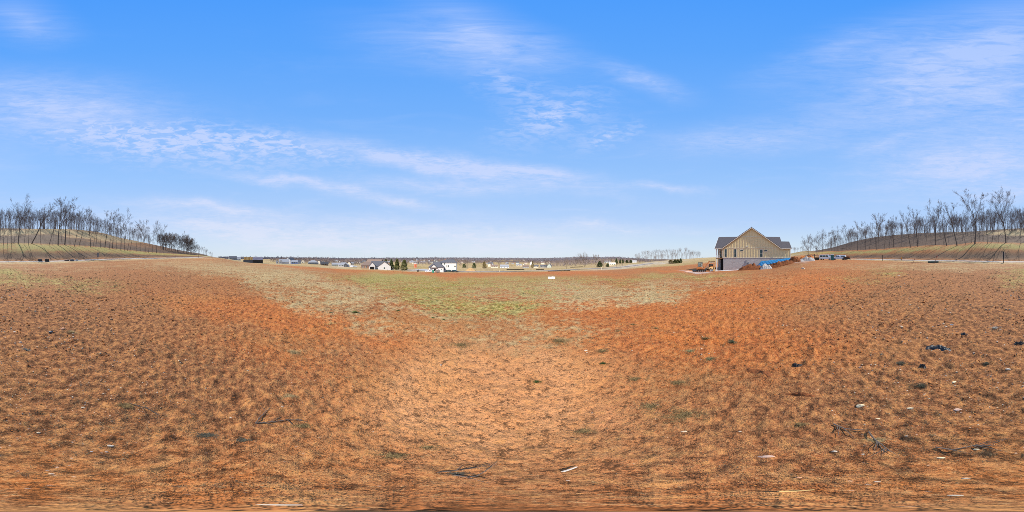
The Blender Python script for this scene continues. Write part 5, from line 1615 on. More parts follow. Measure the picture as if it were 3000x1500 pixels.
# unroofed building on the crest
b0 = pos(742, 157)
t = thing('unfinished_house', 'unfinished roofless house of yellow sheathing and printed wrap on a black and grey basement', 'house', (b0.x, b0.y, 0), F(742, 0))
zt, zm = zat(157, 753.2), zat(157, 761.4)
MB().box(-9.6, -.6, -.2, 9, zat(157, 772), zm).build('grey_basement', mat('dark_block', (.10, .10, .11), .9), t)
MB().box(-.58, 9.3, -.22, 9, zat(157, 775), zm).build('black_basement', m_black, t)
MB().box(-.56, 9.3, 0, .15, zm + .01, zt).build('wrapped_wall', m_lilac, t)
MB().box(9.1, 9.3, .16, 9, zm + .01, zt).build('wrapped_wall', m_lilac, t)
for row in range(3):
    for c in range(10):
        x = -.3 + c * .95 + (row % 2) * .4
        if x < 8.7: MB().box(x, x + .5, -.012, -.001, zm + .55 + row * .62, zm + .8 + row * .62).build('print_mark', mat('wrap_print', (.20, .18, .34), .6), t)
for k in range(7):
    x = -8.9 + k * 1.18
    MB().box(x, x + 1.14, 0, .12, zm + .01, zt - (.0 if k % 3 else .12)).build('sheathing_panel', mat('osb_%d' % (k % 3), [(.62, .38, .13), (.50, .28, .10), (.70, .50, .22)][k % 3], .85, .2, vary=.25, scale=1.2), t)
for k in range(9):
    x = -8.95 + k * 1.0
    if k in (2, 4, 5, 7): MB().box(x, x + .12, -.05, -.005, zm + .02, zt).build('stud', m_osb, t)
MB().box(-9.2, -8.95, -.02, 9, zm + .01, zt + .05).build('end_wall', m_cream, t)
MB().box(-9.6, 9.3, -.3, 9, zm - .08, zm).build('sill_plate', m_osb, t)

gable_house('long low white house with grey roof and two small gabled wings at its front', 832, 212, F(832, 4), 13, 9, 2.7, 3.0, m_wallw, m_roofl, 0)
for px_, lab in ((812, 'small white gabled front wing at the left end of the long low white house'), (823, 'small white gabled wing beside the dark door of the long low white house')):
    hh_ = gable_house(lab, px_, 203, F(px_, 90), 3.6, 3.2, 2.7, 2.0, m_wallw, m_roofl, 1)
gable_house('two storey white gabled house with charcoal roof on the left of the valley', 849, 228, F(849, 62), 13, 9, 5.2, 3.0, m_wallw, m_roofg, 2)
gable_house('pale blue wing with grey roof right of the two storey white gabled house', 862, 222, F(862, 8), 9, 7, 2.8, 2.2, m_bluew, m_roofl, 3)
gable_house('small white house half behind dark trees, right of the pale blue wing', 874, 250, F(874, 15), 7, 7, 2.8, 2.4, m_wallw, m_roofg, 2)
gable_house('narrow tan gabled house between the blue wing and the wide grey roofed house', 887, 290, F(887, 85), 8, 7, 3.4, 3.8, m_cream, m_roofb, 2)
gable_house('wide house with pale hip roof and dark front, left of the slate grey valley houses', 917, 262, F(917, 5), 16, 11, 2.9, 3.4, mat('slate_wall', (.16, .17, .20), .8), m_roofl, 4, hip=True)
gable_house('tan gabled house behind the wide house with the pale hip roof', 936, 330, F(936, 70), 9, 8, 3.2, 3.4, m_cream, m_roofb, 2)
gable_house('low black house with a single dark front gable', 950, 236, F(950, 4), 11, 8, 2.6, 2.4, m_darkwood, mat('near_black_roof', (.05, .05, .055), .85), 3)
gable_house('small bright white gable behind the low black house', 946, 300, F(946, 85), 7, 6, 3.0, 2.8, m_wallw, m_roofl, 1)
gable_house('low green grey house left of the grey house with the dark gable', 984, 240, F(984, 3), 12, 8, 2.6, 2.2, mat('green_grey_wall', (.28, .30, .25), .8), m_roofl, 4)
gable_house('low dark brown house behind the green grey house', 989, 262, F(989, 3), 9, 7, 2.6, 2.4, m_brick, m_roofb, 3)
gable_house('grey hip roofed house with white left end, just left of the silver car', 1007, 232, F(1007, 3), 15, 9, 2.8, 3.2, m_wallw, m_roofl, 4, hip=True)
gable_house('small dark gabled porch house in front of the grey hip roofed house', 1013, 224, F(1013, 88), 5, 5, 2.6, 2.2, m_roofg, m_roofg, 1)
gable_house('cream house with steep gable far behind the silver car', 1024, 330, F(1024, 75), 9, 7, 3.2, 3.6, m_cream, m_roofb, 2)
gable_house('smaller cream house right of the far cream steep gabled house', 1031, 345, F(1031, 20), 8, 7, 3.0, 2.8, m_cream, m_roofl, 2)
gable_house('brown brick house with hip roof and open porch left of the white ranch house', 1077, 150, F(1077, 4), 12, 8, 2.9, 3.2, m_brick, m_roofb, 4, hip=True)
gable_house('big house with steep brown roof rising behind the white ranch house', 1098, 168, F(1098, -32), 17, 11, 3.6, 5.0, m_roofl, m_roofb, 3)
# white ranch house: main gable toward us plus small garage gable
t = gable_house('white ranch house with wide low gable and charcoal roof', 1126, 130, F(1126, 90), 14, 9.6, 2.9, 3.5, m_wallw, m_roofg, 3)
window(t, -2.6, -7.02, .9, 2.3, 1.0, m_roofg, m_glass, -1, .08)
t = gable_house('low charcoal roofed wing joining the white ranch house to its garage', 1110, 134, F(1110, 0), 12, 9, 2.9, 3.4, m_wallw, m_roofg, 3)
gable_house('small white garage gable at the left end of the ranch house', 1090, 125, F(1090, 90), 6.5, 4.6, 2.7, 2.9, m_wallw, m_roofg, 1)
for px_, w2 in ((1090, 1.15),):
    q = pos(1090, 121.5); o = MB().box(-1.6, 1.6, -.06, .0, .1, 2.1).build('garage_door', m_dark, None)
    par = [x for x in COL.objects if x.get('label', '').startswith('small white garage gable')][0]
    o.parent = par; o.rotation_euler = (0, 0, -R(90)); o.location = (-3.3, 0, 0)

# tall white house with garage wing
r0 = 122
b0 = pos(1312, r0); zg = zat(r0, 794.5)
t = thing('tall_house', 'tall three storey white house with dark hip roof, unfinished, in front of the paved street', 'house', (b0.x, b0.y, zg), F(1312, -6))
hw3 = 6.3
eave = zat(r0, 769.5) - zg
MB().box(-hw3, hw3, 0, 9, -1, eave).build('wall', m_wallw, t)
b = MB(); o = .6
rp = zat(r0 + 4, 760.2) - zg
e = [(-hw3 - o, -o, eave), (hw3 + o, -o, eave), (hw3 + o, 9 + o, eave), (-hw3 - o, 9 + o, eave)]; f = [(-2.6, 4.5, rp), (4.0, 4.5, rp)]
b.poly([e[0], e[1], f[1], f[0]]); b.poly([e[1], e[2], f[1]]); b.poly([e[2], e[3], f[0], f[1]]); b.poly([e[3], e[0], f[0]]); b.poly(e[::-1])
b.build('roof', m_roofg, t)
MB().box(-2.9, -2.1, 3.9, 4.7, rp - 1, rp + .5).build('chimney', m_brick, t)
for (x, z0, w4, h4) in ((-4.6, 5.2, .7, 1.1), (-2.4, 4.9, .6, 1.5), (-1.0, 6.2, .5, .5), (1.0, 6.2, .5, .5), (2.6, 6.2, .5, .5), (-.7, 3.0, .55, 1.5), (.5, 3.0, .55, 1.5), (-2.4, .9, .5, 1.5), (4.9, 3.2, .5, 1.0), (5.6, 3.2, .5, 1.0), (-.9, .6, 1.2, .5)):
    window(t, x, -.02, z0, z0 + h4, w4, m_trim, m_glass, -1, .06, rail=False)
b0 = pos(1278, 117); zg = zat(117, 795)
t = thing('garage_wing', 'white garage wing with slate roof and front gable, left of the tall white house', 'house', (b0.x, b0.y, zg), F(1278, -6))
MB().box(-5.4, 5.2, 0, 8, -1, 2.9).build('wall', m_wallw, t)
b = MB()
e = [(-6.2, -.6, 2.85), (5.8, -.6, 2.85), (5.8, 8.6, 2.85), (-6.2, 8.6, 2.85)]; f = [(-1.2, 4.2, 6.9), (1.6, 4.2, 6.9)]
b.poly([e[0], e[1], f[1], f[0]]); b.poly([e[1], e[2], f[1]]); b.poly([e[2], e[3], f[0], f[1]]); b.poly([e[3], e[0], f[0]]); b.poly(e[::-1])
b.build('roof', m_roofg, t)
MB().prism([(-4.0, 2.9), (0.6, 2.9), (-1.7, 5.0)], 'y', -1.2, 2).build('front_gable', m_wallw, t)
for sg in (-1, 1):
    MB().prism([(-1.7, 5.03), (-1.7 + sg * 2.8, 2.5), (-1.7 + sg * 2.8, 2.7), (-1.7, 5.25)], 'y', -1.6, 2).build('gable_roof', m_roofg, t)
MB().box(-3.3, .0, -.06, -.004, 0, 1.95).build('garage_door', m_dark, t)
MB().box(-4.6, -4.2, -.05, -.004, .8, 2.0).build('window', m_glass, t)
MB().box(3.6, 4.2, -.05, -.004, 1.3, 1.8).build('window', m_glass, t)
MB().box(-5.9, -5.6, -.5, -.2, -.6, 2.8).build('porch_column', m_wood, t)

# red square tower
p, r_ = pos(1217, 240), 240
t = thing('tower', 'orange red square tower with pale top in the field behind the tall white house', 'tower', p, F(1217, 20))
MB().prism([(-1.5, 0), (1.5, 0), (1.35, 5.0), (-1.35, 5.0)], 'y', -1.4, 1.4).build('wall', mat('orange_red_brick', (.62, .17, .09), .8, .2, vary=.15, scale=2), t)
MB().prism([(-1.2, 5.0), (1.2, 5.0), (.7, 6.3), (-.7, 6.3)], 'y', -1.1, 1.1).build('top', m_wallw, t)
for k in range(2): MB().box(-.35, .35, -1.45, -1.4, 1 + k * 2, 2 + k * 2).build('panel', m_brick, t)

HS = [
    (1437, 345, 9, 8, 3.0, 3.6, m_cream, m_roofb, 70, 'cream gabled house standing highest among the trees in the middle of the valley'),
    (1443, 352, 6, 6, 3.0, 3.4, m_wallw, m_roofl, 80, 'bright white gable right beside the highest cream house'),
    (1448, 290, 12, 8, 2.7, 2.4, m_cream, m_roofb, 5, 'low brown roofed house below the highest cream house'),
    (1478, 262, 14, 9, 2.7, 2.6, m_wallw, m_roofl, 0, 'low wide grey roofed house with white garage doors in the middle of the valley'),
    (1520, 380, 12, 8, 2.8, 2.6, m_cream, m_roofl, 10, 'faint cream house above the long silt fence'),
    (1535, 375, 7, 6, 3.0, 3.2, m_cream, m_roofb, 80, 'faint cream gable right of the faint cream house'),
    (1540, 272, 10, 7, 2.6, 2.0, m_roofl, m_roofb, 3, 'low brown house with pale garage, right of centre'),
    (1557, 480, 6, 9, 6.5, 4.5, m_wallw, m_roofl, 80, 'tall narrow pale house far behind the dark leafed tree'),
    (1570, 300, 9, 7, 2.7, 2.2, m_cream, m_roofg, 0, 'small cream house just right of the narrow dark leafed tree'),
    (1594, 300, 14, 8, 2.8, 2.4, m_roofl, m_roofg, 0, 'long dark roofed wing behind the dark bare tree'),
    (1610, 290, 9, 7, 3.2, 3.8, mat('grey_green_wall', (.42, .45, .40), .8), m_roofg, 82, 'grey green steep gabled house, right end of the middle houses'),
    (1745, 560, 11, 8, 3, 3, m_cream, m_roofl, 20, 'faint cream house left of the big cedar on the slope'),
    (1776, 420, 10, 8, 3.2, 3.0, mat('pale_green_wall', (.55, .62, .55), .8), m_roofl, 0, 'pale green white house on the hill above the two dark cedars'),
    (1784, 425, 7, 7, 3.2, 2.6, m_wallw, m_roofl, 10, 'white house end right of the pale green house on the hill'),
    (1794, 235, 9, 7, 2.4, 1.4, m_cream, m_cream, 0, 'low pale shed on the tan slope right of the two dark cedars'),
    (1859, 330, 9, 6, 2.6, 1.4, m_wallw, m_wallw, 0, 'long white shed at the left foot of the stand of bare trees'),
    (682, 250, 12, 8, 3.0, 2.4, m_roofl, m_roofg, 10, 'blue grey house showing its roof over the crest left of the unfinished house'),
    (697, 270, 9, 7, 2.6, 2.0, m_wallw, m_roofl, 0, 'small pale house next to the left end of the unfinished house'),
    (1190, 620, 10, 8, 4, 3, m_wallw, m_roofl, 60, 'tiny white house between the evergreens and the orange red tower'),
    (1205, 560, 13, 9, 3.4, 3, m_wallw, m_roofl, 10, 'white house just left of the orange red tower'),
    (1236, 520, 14, 9, 3.2, 3, m_bluew, m_roofl, 10, 'pale grey blue house just right of the orange red tower'),
    (1246, 700, 12, 9, 5, 3.5, m_cream, m_roofb, 40, 'cream house above the pale grey blue house'),
    (1222, 760, 12, 9, 5, 4, m_wallw, m_roofl, 70, 'white gabled house on the rise above the orange red tower'),
    (1258, 540, 10, 8, 3, 3, m_wallw, m_roofg, 0, 'white house peeping out left of the garage wing'),
    (1352, 620, 13, 9, 3.4, 3, m_cream, m_roofb, 10, 'tan roofed house on the green rise right of the tall white house'),
    (1326, 800, 12, 9, 4, 3, m_wallw, m_roofl, 20, 'white house on the skyline above the tall white house'),
    (1386, 700, 12, 9, 3.5, 3, m_cream, m_roofl, 30, 'small cream house above the round dark trees'),
    (960, 520, 12, 9, 3.5, 3, m_cream, m_roofl, 20, 'far cream house above the low black house'),
    (1000, 560, 12, 9, 3.5, 3, m_wallw, m_roofb, 20, 'far white house above the grey hip roofed house'),
    (1048, 500, 11, 8, 3.0, 3, m_cream, m_roofb, 60, 'far cream house left of the brown brick house'),
    (1058, 470, 8, 8, 3.0, 3, m_wallw, m_roofg, 20, 'far white house nearest the brown brick house'),
]
for (px_, r_, a_, b_, c_, d_, wl, rf, tn, lb) in HS:
    gable_house(lb, px_, r_, F(px_, tn), a_, b_, c_, d_, wl, rf, 3 if r_ < 400 else 2)

rh = random.Random(17); nfh = 0
while nfh < 64:
    px_ = rh.choice([rh.uniform(860, 1300), rh.uniform(1130, 1300), rh.uniform(1300, 1620)]); r_ = math.exp(rh.uniform(math.log(430), math.log(1500)))
    if fbm(np.array([px_ / 40]), np.array([r_ / 160]), 88, 2)[0] < .44: continue
    nfh += 1
    zone = 'left of the silver car' if px_ < 1040 else 'above the white ranch house and the evergreens' if px_ < 1200 else 'around the orange red tower' if px_ < 1300 else 'right of the tall white house' if px_ < 1430 else 'around the highest cream house'
    wl = rh.choice([m_cream, m_wallw, m_roofl, m_brick, MATS['grey_green_wall'] if 'grey_green_wall' in MATS else m_cream]); rf = rh.choice([m_roofb, m_roofl, m_roofg])
    p = pos(px_, r_); w7, d7, h7, rs = rh.uniform(9, 15), rh.uniform(7, 9), rh.uniform(2.8, 5.2), rh.uniform(2.4, 3.8)
    t = thing('house', 'tiny far house among the bare trees ' + zone, 'house', p, F(px_, rh.choice([0, 10, -15, 60, 85])), 'tiny far houses ' + zone)
    MB().box(-w7 / 2, w7 / 2, -d7 / 2, d7 / 2, -2, h7).build('wall', wl, t)
    MB().prism([(-d7 / 2 - .5, h7 - .2), (d7 / 2 + .5, h7 - .2), (0, h7 + rs)], 'x', -w7 / 2 - .02, w7 / 2 + .02).build('roof', rf, t)

# radio masts on the ridge
for px_, y0, y1, lb in ((974, 757, 747.5, 'thin radio mast on the dark ridge left of the silver car'), (1069, 757, 743.5, 'taller pale radio mast on the ridge above the brown brick house')):
    r_ = 2000; p = pos(px_, r_); h_ = EYE + r_ * math.tan(R((750 - y1) * .12)) - p.z
    b = MB()
    for k in range(3):
        a = 2 * PI * k / 3
        b.tube((1.6 * math.cos(a), 1.6 * math.sin(a), 0), (.4 * math.cos(a), .4 * math.sin(a), h_), .35, .2, 4)
    for k in range(12): b.box(-1, 1, -1, 1, h_ * k / 12, h_ * k / 12 + .5)
    o = b.build('radio_mast', m_metal); o.location = p; tag(o, lb, 'mast')

# ------------------------------------------------------------------ posts, stakes, boxes
def sign_post(label, px, r, h_, flat=True, w_=.09):
    p = pos(px, r); t = thing('sign_post', label, 'post', p, F(px, 0))
    MB().box(-w_ / 2, w_ / 2, -.04, .04, -.3, h_).build('post', m_black, t)
    if flat: MB().box(-.17, -.145, -.35, .35, h_ * .35, h_ * .98).box(.145, .17, -.35, .35, h_ * .35, h_ * .98).box(-.145, .145, .05, .07, h_ * .4, h_ * .95).build('sign_panel', mat('sign_back', (.34, .36, .40), .5, .4), t)
    MB().box(-w_ / 2 - .01, w_ / 2 + .01, -.05, .05, h_, h_ + .02).build('cap', m_black, t)
    return t


sign_post('tall black signpost with grey sign seen edge on, right of the leaning stakes', 2940, 33, 2.35, w_=.14)
sign_post('black signpost with grey sign edge on, beside the road on the left', 287, 42, 2.05, w_=.14)
sign_post('plain black post beside the road between the white pickup and the first red stake', 2586, 46, 1.75, False, .16)
sign_post('short black post beside the road below the thicket', 581, 105, 2.0, False, .2)
sign_post('short black post at the foot of the clump, right of the thicket', 619, 118, 2.1, False, .14)
sign_post('thin black post at the far end of the roadside, left of the blue grey house', 646, 130, 1.9, False, .12)
sign_post('black post standing between the gravel heap and the dark dumpster', 2386, 57, 2.2, False, .2)
for px_, r_, h_, ln, lb in ((2674, 31.5, 1.0, 22, 'short leaning red stake left of the green box'), (2738, 31.5, 1.55, 18, 'taller leaning red stake in front of the green box')):
    p = pos(px_, r_); t = thing('survey_stake', lb, 'stake', p, F(px_, 0)); t.rotation_euler = (0, R(ln), F(px_, 0))
    MB().box(-.035, .035, -.015, .015, -.2, h_).build('stake', mat('dark_red_paint', (.22, .03, .02), .6), t)
    MB().poly([(.035, 0, h_ - .12), (.14, .01, h_ - .18), (.13, .01, h_ - .02), (.035, 0, h_)]).build('ribbon', m_red, t)
t = thing('utility_box', 'low dark green utility box lying behind the taller red stake', 'utility box', pos(2734, 34), F(2734, 0))
MB().box(-1.1, 1.1, -.35, .35, -.05, .26).build('box', mat('box_green', (.02, .05, .035), .6), t, bevel=.02)
MB().box(-1.13, 1.13, -.38, .38, .26, .31).build('lid', mat('box_lid', (.10, .16, .13), .6), t)
t = thing('hydrant_marker', 'orange marker with a dark foot on the bank right of the plain black post', 'marker', pos(2641, 49), F(2641))
MB().box(-.10, .10, -.03, .03, .35, .95).build('flag', mat('marker_orange', (.75, .28, .03), .6), t)
MB().box(-.30, .32, -.03, .03, .62, .70).build('arm', MATS['marker_orange'], t)
MB().tube((0, 0, -.1), (0, 0, .4), .10, .07).build('foot', m_black, t)
for px_, r_, w4, h4, lb, mm in ((117, 38.5, .95, .55, 'left one of the two dark boxes by the gravel road', m_black), (137, 38.2, .95, .60, 'right one of the two dark boxes by the gravel road', m_black),
                                (195, 40.5, 1.1, .28, 'lowest long dark slab left of the grey block by the road', m_darkwood), (210, 40, .95, .42, 'grey sided block between the long slab and the small block', m_stoneg), (224, 40.5, .5, .42, 'small pale block nearest the left signpost', m_stonew)):
    t = thing('concrete_box', lb, 'box', pos(px_, r_), F(px_, 14))
    MB().prism([(-w4 / 2, -.05), (w4 / 2 + .08, -.05), (w4 / 2, h4), (-w4 / 2 + .1, h4 + .02)], 'y', -.35, .35).build('box', mm if mm is not m_stoneg else mat('dark_block', (.10, .10, .11), .9), t, bevel=.02)
    MB().box(-w4 / 2 + .02, w4 / 2 + .02, -.37, .37, h4 + .02, h4 + .07).build('lid', m_stoneg, t)
# white slab with a broken edge in the field
t = thing('white_board', 'white board with torn edges lying up in the dry grass in mid field', 'board', pos(1616, 20.5) + Vector((0, 0, .02)), F(1616, 4))
bb = MB().prism([(-.42, 0), (-.2, .02), (.05, -.01), (.42, .02), (.43, .24), (.1, .26), (-.1, .23), (-.44, .25)], 'y', -.05, .05); bb.build('board', m_white, t)
MB().prism([(-.40, .0), (.40, .0), (.40, .05), (-.40, .05)], 'y', -.35, -.06).build('flap', m_white, t)
# street side stakes and markers
for i, (px_, py_, hp, lb) in enumerate([(1136, 793, 4, 'small dark stake in front of the ranch house'), (1089, 789, 3.5, 'small dark stake below the small white garage'), (1153, 796.5, 2.5, 'tiny dark stake left of the broadest evergreen'), (1179, 798.5, 3.5, 'small dark stake below the broadest evergreen'),
                                        (1231, 801, 3, 'small dark stake left of the green portable toilet'), (1292, 803, 4, 'dark stake right of the box trailer'), (1260, 801, 2.5, 'squat dark stump below the white pickup by the garage'), (1373, 799, 4, 'grey blue stake below the tan dirt mound'),
                                        (1397, 798, 3, 'small dark stake right of the tan dirt mound'), (1464, 797, 6, 'two tone marker post in the middle of the street verge'), (1408, 797.5, 3, 'small dark marker at the street edge'), (1762, 790, 8, 'white marker post with dark foot below the big cedar'),
                                        (1817, 786, 4, 'first roadside stub below the small cedars'), (1834, 788, 5, 'second roadside stub, tallest below the small cedars'), (1860, 785, 4, 'roadside stub below the white shed'), (1883, 787, 4, 'roadside stub at the curve of the street'), (1893, 785, 3, 'last roadside stub at the curve of the street'),
                                        (1746, 822, 9, 'thin pale weed stalk standing in the dry field')]):
    p, r_ = seen(px_, py_, 20); hh2 = hp * R(.12) * r_
    o = MB().prism([(-.08, 0), (.08, 0), (.06, hh2), (-.06, hh2)], 'y', -.06, .06).build('marker_stake', m_darkwood if i not in (9, 11, 17) else m_trim); 
    if i == 17: o.scale = (.2, .2, 1)
    o.location = p; o.rotation_euler = (random.gauss(0, .04), random.gauss(0, .06), F(px_)); tag(o, lb, 'stake')
p, r_ = seen(1224, 796, 60); o = MB().box(-.35, .2, -.3, .3, 0, .9).box(.2, .5, -.3, .3, 0, 1.6).build('dark_barrel', m_dark); o.location = p; tag(o, 'dark barrel and board by the puddle left of the garage wing', 'barrel')

# silt fences: low black fabric on stakes
for x0, x1, py_, hp, lb in ((1605, 1671, 794.6, 2.0, 'low black silt fence in front of the vase shaped bare tree'), (1484, 1536, 790.6, 2.0, 'long black silt fence in the middle of the field'), (1571, 1594, 790.4, 2.0, 'short black silt fence right of the long one'),
                            (1671, 1707, 783.2, 1.8, 'low black silt fence under the big pale bare tree'), (1455, 1476, 794.8, 1.2, 'very short black silt fence at the street edge'), (1420, 1444, 791.6, 1.2, 'low black silt fence below the rusty tree')):
    rA = find_r((x0 + x1) / 2, py_, 60)
    rmid = rA; N = max(5, int((x1 - x0) / 4))
    a0 = R(AZ((x0 + x1) / 2)); ctr = Vector((rmid * math.sin(a0), rmid * math.cos(a0), 0)); ex = Vector((math.cos(a0), -math.sin(a0), 0))
    half = rmid * math.tan(R((x1 - x0) * .12) / 2)
    t = thing('silt_fence', lb, 'silt fence', (ctr.x, ctr.y, float(Hs(ctr.x, ctr.y))), 0); b = MB(); pts = []
    for k in range(N + 1):
        q = ctr + ex * (-half + 2 * half * k / N); z = float(H(q.x, q.y)) - t.location.z
        pts.append((q.x - ctr.x, q.y - ctr.y, z))
        MB().box(q.x - ctr.x - .04, q.x - ctr.x + .04, q.y - ctr.y + .02, q.y - ctr.y + .08, z - .1, z + hp * R(.12) * rmid * 1.1).build('stake', m_darkwood, t)
    hh2 = hp * R(.12) * rmid
    for (a, c) in zip(pts, pts[1:]):
        b.poly([(a[0], a[1], a[2] - .1), (c[0], c[1], c[2] - .1), (c[0], c[1], c[2] + hh2), (a[0], a[1], a[2] + hh2)])
    b.build('fabric', m_dark, t)
# pond
pp = pos(1236, 150)
b = MB(); n = 28
pts = [(1236 + 24 * math.cos(2 * PI * k / n) * (1 + .12 * math.sin(3 * k)), 150 + 13 * math.sin(2 * PI * k / n)) for k in range(n)]
cc = [pos(a, r_) for a, r_ in pts]; zz = max(c.z for c in cc) + .05
b.poly([(c.x, c.y, 0) for c in cc][::-1]); o = b.build('pond', mat('muddy_water', (.30, .24, .20), .12, .5, vary=.1)); o.location.z = float(np.mean([c.z for c in cc])) + .15
tag(o, 'shallow muddy puddle left of the garage wing', kind='structure')

# ------------------------------------------------------------------ stones one can point to
ST = [(60, 1001, 11, 'w', 'small white stone beside the far left edge of the stony ground'), (183, 965, 13, 'p', 'orange pink rounded stone left of the pale straw patch'), (149, 972, 15, 'd', 'flat blue black stone left of the orange pink stone'),
      (43, 973, 9, 'w', 'small pale stone nearest the left edge under the green patch'), (113, 1268, 15, 't', 'flat tan stone with a dark shadow low on the left'), (322, 1304, 24, 'w', 'biggest white flat stone on the lower left'),
      (312, 1324, 12, 'g', 'grey white stone just under the biggest white flat stone'), (269, 1322, 10, 'g', 'small grey stone left of the grey white stone'), (150, 1388, 22, 'w', 'white flat stone lowest on the left'), (245, 1190, 18, 't', 'narrow tan stone above the brush on the left'),
      (2521, 1188, 27, 'y', 'flat pale yellow stone in front of the tan house side'), (2805, 1201, 26, 'k', 'pinkish rounded stone, largest of the right hand gravel'), (2667, 1199, 20, 'y', 'yellowish oval stone between the pale yellow and the pinkish one'),
      (2246, 1337, 46, 'k', 'largest stone, pinkish and flat, with a dark hollow on its left'), (2005, 1262, 26, 't', 'angular tan stone at the lower edge of the grey weed mat'), (1716, 1027, 11, 'w', 'small white angular stone in the orange clay'),
      (2168, 1264, 10, 'w', 'small white stone right of the weed mat'), (2446, 1322, 22, 'w', 'white sliver of stone right of the largest stone'), (2529, 1331, 12, 'w', 'small white stone right of the white sliver'), (2862, 1317, 22, 'y', 'cream stone beside the long dark twig'),
      (2757, 1341, 26, 'y', 'buried orange cream stone below the branching twig'), (2656, 1279, 12, 'w', 'little white stone right of the forked twig'), (2569, 1411, 22, 'w', 'white lump near the bottom right'), (2830, 1401, 28, 'w', 'white flat stone near the bottom, right of the white lump'),
      (2572, 1228, 14, 'y', 'small cream stone under the pale yellow stone'), (2639, 956, 15, 't', 'tan stone standing out in the middle of the right slope'), (2634, 808, 9, 'w', 'pale stone in the green patch on the right'), (2353, 787, 12, 'w', 'flat white stone in front of the grey gravel heap'), (2521, 1073, 11, 'k', 'orange stone beside the dark twist of grass'),
      (2795, 1120, 14, 'y', 'pale yellow stone in the gravelly patch far right'), (2952, 1085, 16, 'w', 'whitish flat stone at the far right'), (2788, 951, 12, 'g', 'grey stone amid the dark tufts on the right'), (827, 1190, 9, 'w', 'small white stone above the long stick'), (676, 1224, 8, 'w', 'white pebble left of the long stick'),
      (2798, 1451, 50, 'w', 'white flat fragment nearest the tripod spot, right side'), (815, 1479, 150, 'w', 'white flat fragment right under the camera, left side'), (2340, 1399, 24, 'p', 'orange stone low on the right, left of the white lump'), (1112, 1423, 14, 'w', 'white pebble under the dead grass heap'), (1664, 1407, 14, 'w', 'white chip low in the middle')]
MT = {'w': mat('white_chert', (.50, .41, .31), .8, .3, vary=.1, scale=20), 'p': mat('orange_chert', (.62, .30, .16), .8, .3, vary=.15, scale=20), 'k': m_stonep, 't': mat('tan_stone', (.50, .38, .25), .85, .3, vary=.15, scale=18), 'g': m_stoneg, 'd': mat('blue_black_stone', (.06, .065, .075), .6, .4), 'y': mat('cream_chert', (.70, .54, .32), .8, .3, vary=.12, scale=20)}
for i, (px_, py_, wp, mk, lb) in enumerate(ST):
    p, r_ = seen(px_, py_)
    D = math.hypot(r_, EYE)
    wd = wp * R(.12) * r_ * .5
    hgt_ = wd * random.uniform(.35, .55)
    if wp > 40: hgt_ = wd * .25
    me = rock_bm(1.0, i, 1.0, 2); o = bpy.data.objects.new('stone', me); COL.objects.link(o); me.materials.append(MT[mk])
    o.location = p + Vector((0, 0, hgt_ * .05)); o.scale = (wd, wd * random.uniform(.6, .9), hgt_); o.rotation_euler = (random.gauss(0, .1), random.gauss(0, .1), F(px_))
    tag(o, lb, 'stone')

# ------------------------------------------------------------------ blades, weeds, clods, pebbles
def colored(name, rough=.9, trans=False):
    m = bpy.data.materials.new(name); m.use_nodes = True
    t = NT(m.node_tree); b = t.n['Principled BSDF']
    a = t.new('ShaderNodeAttribute', attribute_name='tint')
    t.l.new(a.outputs['Color'], b.inputs['Base Color']); b.inputs['Roughness'].default_value = rough; b.inputs['Specular IOR Level'].default_value = .15
    return m


m_blade = colored('grass_blade'); m_peb = colored('pebble_stone', .8); m_clod = colored('clay_clod')


def blades(name, label, x, y, L, Wd, tint, flat, rg, curve=.3, lift=0.0, head=None):
    n = len(x); z = H(x, y) + lift - .004
    th = rg.uniform(0, 2 * PI, n) if head is None else head
    tl = flat * rg.uniform(.75, 1.15, n)                        # tilt from the vertical
    tl = np.clip(tl, 0, 1.5)
    dx, dy, dz = np.sin(tl) * np.cos(th), np.sin(tl) * np.sin(th), np.cos(tl)
    sx, sy = -np.sin(th), np.cos(th)
    A = np.stack([x + sx * Wd, y + sy * Wd, z], 1); B = np.stack([x - sx * Wd, y - sy * Wd, z], 1)
    mx, my, mz = x + dx * L * .5, y + dy * L * .5, z + dz * L * .5 + L * curve * .25
    C1 = np.stack([mx - sx * Wd * .8, my - sy * Wd * .8, mz], 1); C2 = np.stack([mx + sx * Wd * .8, my + sy * Wd * .8, mz], 1)
    T = np.stack([x + dx * L, y + dy * L, np.maximum(z + dz * L - L * curve * .2, z + .004)], 1)
    V = np.stack([A, B, C1, C2, T], 1).reshape(-1, 3)
    k = np.arange(n) * 5
    F1 = np.stack([k, k + 1, k + 2], 1); F2 = np.stack([k, k + 2, k + 3], 1); F3 = np.stack([k + 3, k + 2, k + 4], 1)
    F_ = np.concatenate([F1, F2, F3])
    c = np.repeat(np.concatenate([tint, np.ones((n, 1))], 1), 5, 0)
    return V, F_, c


rg = np.random.default_rng(11)


def scatter(n, r0, r1, fn):
    """positions with a density that falls off with distance"""
    r = np.exp(rg.uniform(math.log(r0), math.log(r1), n)); a = rg.uniform(0, 2 * PI, n)
    x, y = r * np.sin(a), r * np.cos(a)
    pr = fn(x, y, r, a)
    k = rg.uniform(0, 1, n) < pr
    return x[k], y[k], r[k], a[k]


def grass_prob(x, y, r, a):
    c = cover(x, y)
    cl = fbm(x / .9, y / .9, 201, 3)
    return np.clip((c[1] * 1.1 + c[0] * 1.2) * np.clip((cl - .36) * 5, 0, 1) + .13 * np.clip((cl - .50) * 7, 0, 1), 0, 1) * np.clip((r - .8) / 2, .05, 1)


